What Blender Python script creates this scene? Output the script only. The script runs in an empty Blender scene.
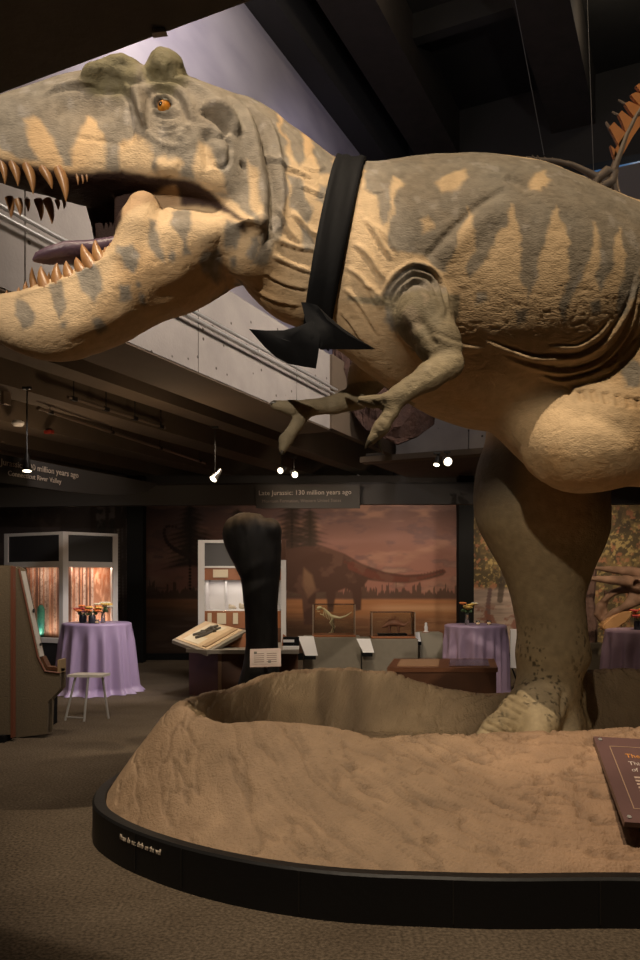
import bpy, bmesh, math, random
import numpy as np
from mathutils import Vector, Matrix
from mathutils.bvhtree import BVHTree

random.seed(7); rng = np.random.default_rng(7)
SC = bpy.context.scene
COL = SC.collection
F = 780.0; CX = 320.0; HY = 584.0; EYE = 1.6

def P(px, py, d):
    return Vector(((px - CX) / F * d, d, EYE + (HY - py) / F * d))
# room axes: v runs along the gallery balcony, u to its right
DV = Vector((0.4286, 0.9035, 0)); DU = Vector((0.9035, -0.4286, 0))
ROOMROT = -math.atan2(0.4286, 0.9035)
def R(u, v, z=0.0):
    return DU * u + DV * v + Vector((0, 0, z))

# ------------------------------------------------------------------ camera
cam = bpy.data.cameras.new('camera'); co = bpy.data.objects.new('camera', cam); COL.objects.link(co)
co.location = (0, 0, EYE); co.rotation_euler = (math.pi / 2, 0, 0)
cam.lens = F / 960 * 36; cam.sensor_width = 36; cam.shift_y = 104 / 960
cam.clip_end = 200; cam.clip_start = 0.05
SC.camera = co
SC.view_settings.view_transform = 'Standard'; SC.view_settings.look = 'None'
SC.view_settings.gamma = 1; SC.view_settings.exposure = 0
SC.view_settings.use_curve_mapping = False
SC.cycles.use_denoising = True
SC.cycles.max_bounces = 6; SC.cycles.diffuse_bounces = 3
SC.cycles.sample_clamp_indirect = 4

# ------------------------------------------------------------------ materials
def srgb(r, g, b):
    f = lambda c: (c / 12.92 if c <= 0.04045 else ((c + 0.055) / 1.055) ** 2.4)
    return (f(r / 255), f(g / 255), f(b / 255), 1)
def lin(c):
    c = np.asarray(c, float) / 255
    return np.where(c <= 0.04045, c / 12.92, ((c + 0.055) / 1.055) ** 2.4)

def mat(name, col=(0.5, 0.5, 0.5, 1), rough=0.6, metal=0.0, emit=None, strength=0.0, noise=None, bump=None, spec=0.5, attr=None, trans=0.0, alpha=1.0):
    """noise=(scale, colour2, contrast)   bump=(scale, strength, distance)"""
    m = bpy.data.materials.new(name); m.use_nodes = True
    nt = m.node_tree; b = nt.nodes['Principled BSDF']
    b.inputs['Base Color'].default_value = col
    b.inputs['Roughness'].default_value = rough
    b.inputs['Metallic'].default_value = metal
    b.inputs['Specular IOR Level'].default_value = spec
    b.inputs['Transmission Weight'].default_value = trans
    b.inputs['Alpha'].default_value = alpha
    if emit:
        b.inputs['Emission Color'].default_value = emit; b.inputs['Emission Strength'].default_value = strength
    tc = nt.nodes.new('ShaderNodeTexCoord')
    src = None
    if attr:
        a = nt.nodes.new('ShaderNodeAttribute'); a.attribute_name = attr; src = a.outputs['Color']
        nt.links.new(src, b.inputs['Base Color'])
    if noise:
        sc, c2, w = noise
        n = nt.nodes.new('ShaderNodeTexNoise'); n.inputs['Scale'].default_value = sc; n.inputs['Detail'].default_value = 6
        nt.links.new(tc.outputs['Object'], n.inputs['Vector'])
        r = nt.nodes.new('ShaderNodeValToRGB'); r.color_ramp.elements[0].position = 0.5 - w; r.color_ramp.elements[1].position = 0.5 + w
        nt.links.new(n.outputs['Fac'], r.inputs['Fac'])
        mx = nt.nodes.new('ShaderNodeMix'); mx.data_type = 'RGBA'
        nt.links.new(r.outputs['Color'], mx.inputs['Factor'])
        if src: nt.links.new(src, mx.inputs['A'])
        else: mx.inputs['A'].default_value = col
        mx.inputs['B'].default_value = c2
        if attr:
            mx.blend_type = 'MULTIPLY'
        nt.links.new(mx.outputs['Result'], b.inputs['Base Color'])
    if bump:
        sc, st, ds = bump
        n = nt.nodes.new('ShaderNodeTexNoise'); n.inputs['Scale'].default_value = sc; n.inputs['Detail'].default_value = 5
        nt.links.new(tc.outputs['Object'], n.inputs['Vector'])
        bp = nt.nodes.new('ShaderNodeBump'); bp.inputs['Strength'].default_value = st; bp.inputs['Distance'].default_value = ds
        nt.links.new(n.outputs['Fac'], bp.inputs['Height']); nt.links.new(bp.outputs['Normal'], b.inputs['Normal'])
    return m

# ------------------------------------------------------------------ object helpers
def link(o, parent=None, kind=None, label=None, cat=None, group=None):
    COL.objects.link(o)
    if parent is not None:
        o.parent = parent
        o.matrix_parent_inverse = parent.matrix_world.inverted() if False else Matrix()
    if kind: o['kind'] = kind
    if label: o['label'] = label
    if cat: o['category'] = cat
    if group: o['group'] = group
    return o

def from_bm(name, bm, m, parent=None, smooth=False, **kw):
    me = bpy.data.meshes.new(name)
    bmesh.ops.recalc_face_normals(bm, faces=bm.faces)
    bm.to_mesh(me); bm.free()
    if m is not None: me.materials.append(m)
    if smooth:
        me.polygons.foreach_set('use_smooth', [True] * len(me.polygons))
        try: me.set_sharp_from_angle(angle=math.radians(40))
        except Exception: pass
    o = bpy.data.objects.new(name, me)
    return link(o, parent, **kw)

def thing(name, label, cat, loc=(0, 0, 0), rz=0.0, group=None):
    o = bpy.data.objects.new(name, None); o.empty_display_size = 0.1
    o.location = loc; o.rotation_euler = (0, 0, rz)
    return link(o, None, None, label, cat, group)

class B:
    """bmesh collector"""
    def __init__(s): s.bm = bmesh.new()
    def box(s, c, size, rz=0.0, bev=0.0, M=None):
        r = bmesh.ops.create_cube(s.bm, size=1)
        vs = r['verts']
        mt = (M if M is not None else Matrix.Translation(Vector(c)) @ Matrix.Rotation(rz, 4, 'Z')) @ Matrix.Diagonal((*size, 1))
        bmesh.ops.transform(s.bm, matrix=mt, verts=vs)
        if bev > 0:
            es = list({e for v in vs for e in v.link_edges})
            bmesh.ops.bevel(s.bm, geom=es, offset=bev, segments=2, affect='EDGES', profile=0.5)
        return s
    def cyl(s, a, b, r1, r2=None, seg=16, caps=True):
        a = Vector(a); b = Vector(b); r2 = r1 if r2 is None else r2
        d = b - a
        q = d.to_track_quat('Z', 'Y').to_matrix().to_4x4()
        bmesh.ops.create_cone(s.bm, cap_ends=caps, cap_tris=False, segments=seg, radius1=r1, radius2=max(r2, 1e-5), depth=d.length,
                              matrix=Matrix.Translation((a + b) / 2) @ q)
        return s
    def sph(s, c, r, sc=(1, 1, 1), seg=16, rot=None):
        M = Matrix.Translation(Vector(c))
        if rot is not None: M = M @ rot
        M = M @ Matrix.Diagonal((sc[0], sc[1], sc[2], 1))
        bmesh.ops.create_uvsphere(s.bm, u_segments=seg, v_segments=max(6, seg // 2), radius=r, matrix=M)
        return s
    def tube(s, pts, radii, seg=10):
        pts = [Vector(p) for p in pts]; n = len(pts)
        if not hasattr(radii, '__len__'): radii = [radii] * n
        rings = []; up = None
        for i, p in enumerate(pts):
            t = (pts[min(i + 1, n - 1)] - pts[max(i - 1, 0)]).normalized()
            if up is None:
                up = Vector((0, 0, 1)) if abs(t.z) < 0.9 else Vector((1, 0, 0))
            x = t.cross(up)
            if x.length < 1e-4: x = t.orthogonal()
            x.normalize(); y = x.cross(t).normalized(); up = y
            rings.append([s.bm.verts.new(p + (x * math.cos(2 * math.pi * k / seg) + y * math.sin(2 * math.pi * k / seg)) * radii[i]) for k in range(seg)])
        for i in range(n - 1):
            for k in range(seg):
                s.bm.faces.new((rings[i][k], rings[i][(k + 1) % seg], rings[i + 1][(k + 1) % seg], rings[i + 1][k]))
        s.bm.faces.new(rings[0][::-1]); s.bm.faces.new(rings[-1])
        return s
    def lathe(s, c, prof, seg=24, wob=None):
        c = Vector(c); rings = []
        for (r, z) in prof:
            rings.append([s.bm.verts.new(c + Vector((math.cos(2 * math.pi * k / seg) * r, math.sin(2 * math.pi * k / seg) * r, z))) for k in range(seg)])
        for i in range(len(rings) - 1):
            for k in range(seg):
                s.bm.faces.new((rings[i][k], rings[i][(k + 1) % seg], rings[i + 1][(k + 1) % seg], rings[i + 1][k]))
        if prof[0][0] > 1e-4: s.bm.faces.new(rings[0][::-1])
        if prof[-1][0] > 1e-4: s.bm.faces.new(rings[-1])
        bmesh.ops.remove_doubles(s.bm, verts=s.bm.verts, dist=1e-5)
        return s
    def prism(s, pts, dvec):
        """polygon (3D points) extruded by dvec"""
        a = [s.bm.verts.new(Vector(p)) for p in pts]; d = Vector(dvec)
        b = [s.bm.verts.new(Vector(p) + d) for p in pts]
        n = len(a)
        s.bm.faces.new(a); s.bm.faces.new(b[::-1])
        for i in range(n): s.bm.faces.new((a[i], a[(i + 1) % n], b[(i + 1) % n], b[i]))
        return s
    def done(s, name, m, parent=None, smooth=False, **kw):
        return from_bm(name, s.bm, m, parent, smooth, **kw)

def grid_mesh(name, V, m, parent=None, colors=None, smooth=True, closed_u=False, **kw):
    """V: (nu, nv, 3)"""
    nu, nv = V.shape[:2]
    idx = np.arange(nu * nv).reshape(nu, nv)
    if closed_u:
        a = idx; b = np.roll(idx, -1, 0)
        q = np.stack([a[:, :-1], b[:, :-1], b[:, 1:], a[:, 1:]], -1).reshape(-1, 4)
    else:
        q = np.stack([idx[:-1, :-1], idx[1:, :-1], idx[1:, 1:], idx[:-1, 1:]], -1).reshape(-1, 4)
    return np_mesh(name, V.reshape(-1, 3), q, m, parent, None if colors is None else colors.reshape(-1, 3), smooth, **kw)

def np_mesh(name, V, Q, m, parent=None, colors=None, smooth=True, **kw):
    me = bpy.data.meshes.new(name)
    n = len(V); k = Q.shape[1]
    me.vertices.add(n); me.vertices.foreach_set('co', np.ascontiguousarray(V, dtype=np.float32).ravel())
    me.loops.add(Q.size); me.loops.foreach_set('vertex_index', np.ascontiguousarray(Q, dtype=np.int32).ravel())
    me.polygons.add(len(Q)); me.polygons.foreach_set('loop_start', np.arange(0, Q.size, k, dtype=np.int32))
    me.update(calc_edges=True); me.validate()
    me.polygons.foreach_set('use_smooth', np.full(len(me.polygons), smooth))
    if colors is not None:
        at = me.color_attributes.new('paint', 'FLOAT_COLOR', 'POINT')
        c = np.ones((n, 4), np.float32); c[:, :3] = colors
        at.data.foreach_set('color', c.ravel())
    if m is not None: me.materials.append(m)
    o = bpy.data.objects.new(name, me)
    return link(o, parent, **kw)

# numpy value noise -------------------------------------------------
def _hash(ix, iy, iz, seed):
    h = (ix * 374761393 + iy * 668265263 + iz * 2147483647 + seed * 1274126177) & 0xFFFFFFFF
    h = ((h ^ (h >> 13)) * 1274126177) & 0xFFFFFFFF
    return ((h ^ (h >> 16)) & 0xFFFF) / 65535.0
def vnoise(x, y, z=None, seed=0):
    x = np.asarray(x, float); y = np.asarray(y, float); z = np.zeros_like(x) if z is None else np.asarray(z, float)
    ix = np.floor(x).astype(np.int64); iy = np.floor(y).astype(np.int64); iz = np.floor(z).astype(np.int64)
    fx, fy, fz = x - ix, y - iy, z - iz
    s = lambda t: t * t * (3 - 2 * t)
    fx, fy, fz = s(fx), s(fy), s(fz)
    out = 0
    for a in (0, 1):
        for b in (0, 1):
            for c in (0, 1):
                out = out + _hash(ix + a, iy + b, iz + c, seed) * (fx if a else 1 - fx) * (fy if b else 1 - fy) * (fz if c else 1 - fz)
    return out
def fbm(x, y, z=None, seed=0, oct=4):
    s = 0; a = 0.5; t = 0
    for o in range(oct):
        k = 2 ** o
        s = s + a * vnoise(np.asarray(x) * k, np.asarray(y) * k, None if z is None else np.asarray(z) * k, seed + o)
        t += a; a *= 0.5
    return s / t

def inpoly(x, y, poly):
    x = np.asarray(x); y = np.asarray(y); r = np.zeros(x.shape, bool)
    n = len(poly)
    for i in range(n):
        x1, y1 = poly[i]; x2, y2 = poly[(i + 1) % n]
        if y1 == y2: continue
        c = ((y1 > y) != (y2 > y)) & (x < (x2 - x1) * (y - y1) / (y2 - y1) + x1)
        r ^= c
    return r
def polydist(x, y, poly, closed=True):
    """signed distance (negative inside) to polygon, or distance to polyline"""
    x = np.asarray(x, float); y = np.asarray(y, float); d = np.full(x.shape, 1e9)
    n = len(poly)
    for i in range(n if closed else n - 1):
        x1, y1 = poly[i]; x2, y2 = poly[(i + 1) % n]
        dx, dy = x2 - x1, y2 - y1; L = dx * dx + dy * dy + 1e-12
        t = np.clip(((x - x1) * dx + (y - y1) * dy) / L, 0, 1)
        d = np.minimum(d, np.hypot(x - x1 - t * dx, y - y1 - t * dy))
    if closed: d = np.where(inpoly(x, y, poly), -d, d)
    return d
def sstep(a, b, x):
    t = np.clip((x - a) / (b - a), 0, 1); return t * t * (3 - 2 * t)
# ================================================================== dinosaur
def pchip(xs, ys, q):
    xs = np.asarray(xs, float); ys = np.asarray(ys, float)
    h = np.diff(xs); d = np.diff(ys) / h
    m = np.zeros(len(xs)); m[0], m[-1] = d[0], d[-1]
    for i in range(1, len(xs) - 1):
        m[i] = 0 if d[i - 1] * d[i] <= 0 else (h[i - 1] + h[i]) / (h[i] / d[i - 1] + h[i - 1] / d[i])
    q = np.clip(q, xs[0], xs[-1])
    i = np.clip(np.searchsorted(xs, q) - 1, 0, len(xs) - 2)
    t = (q - xs[i]) / h[i]
    return ((2 * t**3 - 3 * t**2 + 1) * ys[i] + (t**3 - 2 * t**2 + t) * h[i] * m[i]
            + (-2 * t**3 + 3 * t**2) * ys[i + 1] + (t**3 - t**2) * h[i] * m[i + 1])

def section_table(rows, lip=False):
    """rows of outline measurements (px, top, bottom, depth, halfwidth, p_top, p_bot) -> real sections (x, y, z, w, h, pt, pb)"""
    out = []
    th = np.linspace(0, 2 * np.pi, 181)
    for (px, t, b, yc, w, pt, pb) in rows:
        zt = EYE + (HY - t) / F * yc; zb = EYE + (HY - b) / F * yc
        for _ in range(14):
            zc, h = (zt + zb) / 2, (zt - zb) / 2
            c, s = np.cos(th), np.sin(th)
            p = np.where(s > 0, pt, pb)
            yy = yc + w * np.sign(c) * np.abs(c) ** (2 / p); zz = zc + h * np.sign(s) * np.abs(s) ** (2 / p)
            py = HY - F * (zz - EYE) / yy
            zt += (py.min() - t) / F * yc; zb += ((py[112] if lip else py.max()) - b) / F * yc
        out.append(((px - CX) / F * yc, yc, (zt + zb) / 2, w, max((zt - zb) / 2, 0.01), pt, pb))
    return np.array(out)

class Field:
    def __init__(s, lo, hi, h):
        s.h = h; s.lo = np.array(lo, float)
        n = np.ceil((np.array(hi) - s.lo) / h).astype(int) + 1
        s.ax = [s.lo[i] + h * np.arange(n[i]) for i in range(3)]
        s.D = np.full(n, 0.6, np.float32)
    def sl(s, lo, hi):
        r = []
        for i in range(3):
            a = int(np.searchsorted(s.ax[i], lo[i])); b = int(np.searchsorted(s.ax[i], hi[i]))
            r.append(slice(a, b))
        return tuple(r)
    def grid(s, S):
        return (s.ax[0][S[0]][:, None, None].astype(np.float32), s.ax[1][S[1]][None, :, None].astype(np.float32), s.ax[2][S[2]][None, None, :].astype(np.float32))
    def add(s, S, f, k, sub=False):
        d = s.D[S]
        if d.size == 0: return
        f = f.astype(np.float32)
        if sub:
            hh = np.maximum(k - np.abs(d + f), 0) / k
            s.D[S] = np.maximum(d, -f) + hh * hh * k / 4
        else:
            hh = np.maximum(k - np.abs(d - f), 0) / k
            s.D[S] = np.minimum(d, f) - hh * hh * k / 4
    def loft_x(s, T, k=0.05, sub=False):
        pad = 0.3
        lo = (T[0, 0] - pad, (T[:, 1] - T[:, 3]).min() - pad, (T[:, 2] - T[:, 4]).min() - pad)
        hi = (T[-1, 0] + pad, (T[:, 1] + T[:, 3]).max() + pad, (T[:, 2] + T[:, 4]).max() + pad)
        S = s.sl(lo, hi); X, Y, Z = s.grid(S)
        if X.size == 0 or Y.size == 0 or Z.size == 0: return
        c = [pchip(T[:, 0], T[:, j], X[:, 0, 0])[:, None, None].astype(np.float32) for j in range(1, 7)]
        yc, zc, w, h, pt, pb = c
        a = np.abs((Y - yc) / w) + 1e-6; dz = (Z - zc) / h
        p = np.where(dz > 0, pt, pb); b = np.abs(dz) + 1e-6
        r = (a ** p + b ** p) ** (1 / p)
        f = (r - 1) * np.minimum(w, h)
        f = np.maximum(f, np.maximum(T[0, 0] - X, X - T[-1, 0]))
        s.add(S, f, k, sub)
    def loft_z(s, T, k=0.05):
        """rows (z, xc, yc, a, b) ascending z"""
        pad = 0.3
        lo = ((T[:, 1] - T[:, 3]).min() - pad, (T[:, 2] - T[:, 4]).min() - pad, T[0, 0] - pad)
        hi = ((T[:, 1] + T[:, 3]).max() + pad, (T[:, 2] + T[:, 4]).max() + pad, T[-1, 0] + pad)
        S = s.sl(lo, hi); X, Y, Z = s.grid(S)
        if X.size == 0 or Y.size == 0 or Z.size == 0: return
        xc, yc, a, b = [pchip(T[:, 0], T[:, j], Z[0, 0, :])[None, None, :].astype(np.float32) for j in range(1, 5)]
        r = np.sqrt(((X - xc) / a) ** 2 + ((Y - yc) / b) ** 2)
        f = (r - 1) * np.minimum(a, b)
        f = np.maximum(f, np.maximum(T[0, 0] - Z, Z - T[-1, 0]))
        s.add(S, f, k)
    def chain(s, pts, k=0.04, sub=False):
        """pts: [(Vector, r), ...] tapered capsules"""
        for (a, ra), (b, rb) in zip(pts[:-1], pts[1:]):
            a = np.array(a, np.float32); b = np.array(b, np.float32)
            m = max(ra, rb) + k + 0.1
            S = s.sl(np.minimum(a, b) - m, np.maximum(a, b) + m); X, Y, Z = s.grid(S)
            if X.size == 0 or Y.size == 0 or Z.size == 0: continue
            d = b - a; L = float(d @ d) + 1e-9
            t = np.clip(((X - a[0]) * d[0] + (Y - a[1]) * d[1] + (Z - a[2]) * d[2]) / L, 0, 1)
            r = ra + (rb - ra) * t
            f = np.sqrt((X - a[0] - t * d[0]) ** 2 + (Y - a[1] - t * d[1]) ** 2 + (Z - a[2] - t * d[2]) ** 2) - r
            s.add(S, f, k, sub)
    def ell(s, c, rad, k=0.03, sub=False, rot=0.0):
        """ellipsoid, rot tilts it about the y axis"""
        c = np.array(c, np.float32); m = max(rad) + k + 0.1
        S = s.sl(c - m, c + m); X, Y, Z = s.grid(S)
        if X.size == 0 or Y.size == 0 or Z.size == 0: return
        x, y, z = X - c[0], Y - c[1], Z - c[2]
        cr, sr = math.cos(rot), math.sin(rot)
        x2, z2 = cr * x + sr * z, -sr * x + cr * z
        f = (np.sqrt((x2 / rad[0]) ** 2 + (y / rad[1]) ** 2 + (z2 / rad[2]) ** 2) - 1) * min(rad)
        s.add(S, f, k, sub)
    def mesh(s):
        D = s.D; sg = D < 0
        n = D.shape
        c = [sg[i:n[0] - 1 + i, j:n[1] - 1 + j, k:n[2] - 1 + k] for i in (0, 1) for j in (0, 1) for k in (0, 1)]
        al = c[0].copy(); an = c[0].copy()
        for q in c[1:]: al &= q; an |= q
        act = an & ~al
        I = np.argwhere(act)
        cid = np.full(act.shape, -1, np.int32); cid[act] = np.arange(len(I))
        acc = np.zeros((len(I), 3)); cnt = np.zeros(len(I))
        cor = [(i, j, k) for i in (0, 1) for j in (0, 1) for k in (0, 1)]
        for A in cor:
            for ax in range(3):
                if A[ax]: continue
                Bc = list(A); Bc[ax] = 1
                va = D[I[:, 0] + A[0], I[:, 1] + A[1], I[:, 2] + A[2]]; vb = D[I[:, 0] + Bc[0], I[:, 1] + Bc[1], I[:, 2] + Bc[2]]
                x = (va < 0) != (vb < 0)
                t = np.where(x, va / np.where(x, va - vb, 1), 0)
                p = np.zeros((len(I), 3)); p += A; p[:, ax] += t
                acc[x] += p[x]; cnt[x] += 1
        V = s.lo + s.h * (I + acc / cnt[:, None])
        Q = []
        for ax in range(3):
            a = [slice(None)] * 3; b = [slice(None)] * 3
            a[ax] = slice(0, n[ax] - 1); b[ax] = slice(1, n[ax])
            sa, sb = sg[tuple(a)], sg[tuple(b)]
            E = np.argwhere(sa != sb)
            o1, o2 = (ax + 1) % 3, (ax + 2) % 3
            ok = (E[:, o1] > 0) & (E[:, o2] > 0) & (E[:, o1] < n[o1] - 1) & (E[:, o2] < n[o2] - 1)
            E = E[ok]
            q = []
            for (d1, d2) in ((-1, -1), (0, -1), (0, 0), (-1, 0)):
                e = E.copy(); e[:, o1] += d1; e[:, o2] += d2
                q.append(cid[e[:, 0], e[:, 1], e[:, 2]])
            q = np.stack(q, 1)
            flip = ~sa[E[:, 0], E[:, 1], E[:, 2]]
            q[flip] = q[flip][:, ::-1]
            Q.append(q)
        return V, np.concatenate(Q)

SKULL = section_table([
    (-34, 134, 147, 4.20, .05, 2.2, 3.0), (-26, 118, 154, 4.21, .11, 2.2, 4.0), (-5, 101, 157, 4.22, .15, 2.2, 5.0), (40, 83, 165, 4.25, .175, 2.2, 6.0),
    (85, 70, 172, 4.28, .20, 2.3, 6.0), (125, 66, 170, 4.31, .245, 2.5, 6.0), (165, 67, 175, 4.35, .32, 2.6, 6.0),
    (200, 78, 180, 4.38, .365, 2.5, 6.0), (232, 90, 197, 4.43, .385, 2.3, 3.6), (252, 102, 216, 4.48, .37, 2.1, 2.4), (275, 116, 226, 4.5, .31, 2.0, 2.0), (292, 140, 220, 4.52, .2, 2.0, 2.0)], lip=True)
JAW = section_table([
    (-16, 312, 328, 4.22, .07, 3.0, 2.2), (-4, 299, 342, 4.22, .14, 3.5, 2.2), (30, 290, 358, 4.24, .175, 4.0, 2.2), (60, 279, 362, 4.26, .20, 4.0, 2.2), (100, 259, 351, 4.29, .235, 4.0, 2.2),
    (125, 240, 340, 4.31, .26, 3.5, 2.2), (150, 221, 326, 4.34, .29, 3.0, 2.2), (180, 210, 315, 4.37, .325, 2.6, 2.2), (210, 212, 300, 4.4, .345, 2.4, 2.1), (232, 221, 286, 4.43, .355, 2.2, 2.0), (252, 234, 274, 4.46, .345, 2.0, 2.0), (268, 243, 264, 4.48, .28, 2, 2)])
LINING = section_table([
    (118, 165, 275, 4.36, .10, 3, 3), (140, 160, 275, 4.36, .14, 3, 3), (185, 160, 275, 4.38, .20, 3, 3), (225, 170, 270, 4.41, .25, 3, 3), (262, 180, 270, 4.46, .27, 3, 3)])
TRUNK = section_table([
    (232, 100, 268, 4.45, .28, 2.1, 2.1), (250, 99, 296, 4.46, .32, 2.1, 2.1), (275, 113, 318, 4.5, .345, 2.1, 2.1), (305, 134, 332, 4.57, .365, 2.1, 2.1), (335, 157, 349, 4.66, .40, 2.1, 2.1), (365, 161, 371, 4.75, .47, 2.1, 2.1),
    (400, 157, 397, 4.86, .57, 2.0, 2.1), (440, 153, 418, 4.98, .69, 2.0, 2.1), (480, 153, 430, 5.05, .78, 2.0, 2.1), (520, 159, 433, 5.1, .82, 2.0, 2.1), (555, 174, 428, 5.13, .82, 2.0, 2.1),
    (600, 195, 415, 5.17, .78, 2.0, 2.1), (640, 206, 402, 5.2, .70, 2.0, 2.1), (700, 214, 380, 5.25, .58, 2, 2), (800, 226, 345, 5.32, .42, 2, 2), (950, 236, 310, 5.5, .28, 2, 2), (1200, 240, 280, 5.8, .13, 2, 2), (1400, 246, 262, 6.1, .05, 2, 2)])
LEGROWS = [(735, 545, 40, .26), (720, 546, 39, .25), (700, 546, 34, .24), (680, 549, 32, .23), (655, 553, 37, .25), (630, 552, 34.5, .24), (600, 548, 36, .26), (575, 547, 43, .31),
           (550, 546, 55, .37), (525, 543, 65, .42), (500, 541, 67, .44), (470, 543, 66, .45), (440, 548, 62, .45), (380, 565, 70, .42), (330, 590, 70, .36)]
LEGD = 5.78
LEG = np.array([(EYE + (HY - py) / F * LEGD, (px - CX) / F * LEGD, LEGD, hw / F * LEGD, b) for (py, px, hw, b) in LEGROWS])

def head_z(T, px, side=-1, up=None):
    pass

def build_dino_field(lo, hi, h):
    f = Field(lo, hi, h)
    f.loft_x(SKULL, .02); 
    f.loft_x(LINING, .012)
    f.loft_x(JAW, .012)
    [f.chain([(P(88 + i * 9, 188, 4.5), .05), (P(98 + i * 9, 214, 4.5), .05), (P(107 + i * 7, 252, 4.5), .06)], .02) for i in range(4)]
    for sd in (-1, 1):                                             # cheek muscle
        y0 = 4.33 + sd * .20
        f.chain([(P(144, 209, y0), .088), (P(139, 228, y0), .115), (P(130, 260, y0), .10)], .03)
        f.chain([(P(170, 215, y0 + sd * .0), .04), (P(162, 245, y0 + sd * .0), .07)], .015)
        # brow bosses
        yb = 4.38 + sd * .27
        e = lambda px, py, rx, ry, rz, k=.02, rot=0.0: f.ell(P(px, py, yb), (rx, ry, rz), k, rot=rot)
        e(166, 72, .105, .12, .105, .02, rot=-.3)
        yb = 4.33 + sd * .22
        e(124, 72, .10, .10, .075, .03, rot=-.25); e(98, 75, .09, .09, .05, .04, rot=.3)
        e(138, 84, .06, .09, .06, .04)
    f.ell(P(255, 244, 4.46), (.17, .36, .18), .08)
    for sd in (-1, 1): f.chain([(P(236, 238, 4.46 + sd * .19), .17), (P(250, 250, 4.46 + sd * .19), .165)], .05)
    f.loft_x(TRUNK, .06)
    f.loft_z(LEG[::1] if LEG[0, 0] < LEG[-1, 0] else LEG[::-1], .14)
    # far foot
    q = lambda px, py, d: P(px, py, d)
    f.chain([(q(546, 690, 5.7), .20), (q(522, 712, 5.55), .14), (q(496, 731, 5.4), .095), (q(484, 738, 5.35), .06)], .06)
    f.chain([(q(548, 695, 5.72), .20), (q(540, 722, 5.45), .13), (q(530, 745, 5.25), .08)], .05)
    f.chain([(q(550, 695, 5.75), .18), (q(565, 729, 5.6), .10), (q(570, 738, 5.5), .08)], .05)
    f.chain([(q(566, 672, 5.85), .10), (q(577, 695, 5.85), .06), (q(580, 716, 5.8), .05), (q(588, 726, 5.78), .03)], .03)
    # near leg in mid stride
    f.chain([(q(715, 280, 5.08), .50), (q(650, 385, 4.92), .40), (q(592, 438, 4.75), .305)], .14)
    f.chain([(q(586, 441, 4.73), .30), (q(655, 438, 4.78), .28), (q(790, 455, 4.85), .19), (q(840, 480, 4.9), .15), (Vector((3.0, 5.1, 1.4)), .12), (Vector((2.95, 5.4, .62)), .14)], .08)
    f.chain([(Vector((2.95, 5.4, .62)), .14), (Vector((2.6, 5.35, .52)), .09)], .05); f.chain([(Vector((2.95, 5.4, .62)), .14), (Vector((2.68, 5.62, .52)), .09)], .05)
    f.chain([(q(580, 375, 5.1), .45), (q(556, 412, 4.95), .34), (q(565, 440, 4.78), .25)], .14)
    # near arm
    f.chain([(q(412, 290, 4.6), .20), (q(424, 318, 4.36), .155), (q(438, 343, 4.25), .115), (q(449, 364, 4.19), .075)], .05)
    f.chain([(q(449, 364, 4.19), .08), (q(430, 376, 4.13), .074), (q(410, 388, 4.1), .056), (q(398, 397, 4.08), .055)], .02)
    f.chain([(q(400, 394, 4.08), .05), (q(386, 401, 4.06), .036), (q(372, 402, 4.05), .034), (q(361, 400, 4.05), .024)], .02)
    f.chain([(q(398, 398, 4.08), .045), (q(391, 412, 4.07), .038), (q(381, 428, 4.05), .042), (q(371, 441, 4.04), .026)], .02)
    # far arm
    f.chain([(q(392, 345, 5.1), .20), (q(368, 375, 5.2), .125), (q(357, 396, 5.2), .085)], .05)
    f.chain([(q(357, 397, 5.2), .085), (q(334, 405, 5.12), .06), (q(306, 408, 5.05), .052)], .02)
    f.chain([(q(310, 408, 5.05), .05), (q(292, 408, 5.0), .048), (q(275, 405, 4.98), .03)], .02)
    f.chain([(q(308, 409, 5.05), .05), (q(297, 424, 5.0), .04), (q(286, 440, 4.98), .045), (q(283, 449, 4.97), .03)], .02)
    return f

def build_dino():
    V = []; Q = []; n = 0
    xs = 3.15
    for (lo, hi, h) in (((-2.1, 3.3, .25), (xs, 6.6, 4.75), .0115), ((xs - .12, 3.3, .2), (8.6, 6.6, 4.4), .022)):
        fld = build_dino_field(lo, hi, h)
        v, q = fld.mesh()
        V.append(v); Q.append(q + n); n += len(v)
    return np.concatenate(V), np.concatenate(Q)
# ---- skin relief and pigment -------------------------------------------------
DV_, DQ_ = build_dino()

def smooth_verts(V, Q, it, lam=0.5):
    e = np.concatenate([Q[:, [0, 1]], Q[:, [1, 2]], Q[:, [2, 3]], Q[:, [3, 0]]])
    n = len(V); cnt = np.bincount(e[:, 0], minlength=n) + np.bincount(e[:, 1], minlength=n)
    for _ in range(it):
        A = np.stack([np.bincount(e[:, 0], V[e[:, 1], i], n) + np.bincount(e[:, 1], V[e[:, 0], i], n) for i in range(3)], 1)
        V = V + lam * (A / np.maximum(cnt, 1)[:, None] - V)
    return V
def vnormals(V, Q):
    fn = np.cross(V[Q[:, 2]] - V[Q[:, 0]], V[Q[:, 3]] - V[Q[:, 1]])
    N = np.zeros_like(V)
    for k in range(4):
        for i in range(3): N[:, i] += np.bincount(Q[:, k], fn[:, i], len(V))
    return N / (np.linalg.norm(N, axis=1, keepdims=True) + 1e-12)

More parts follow.
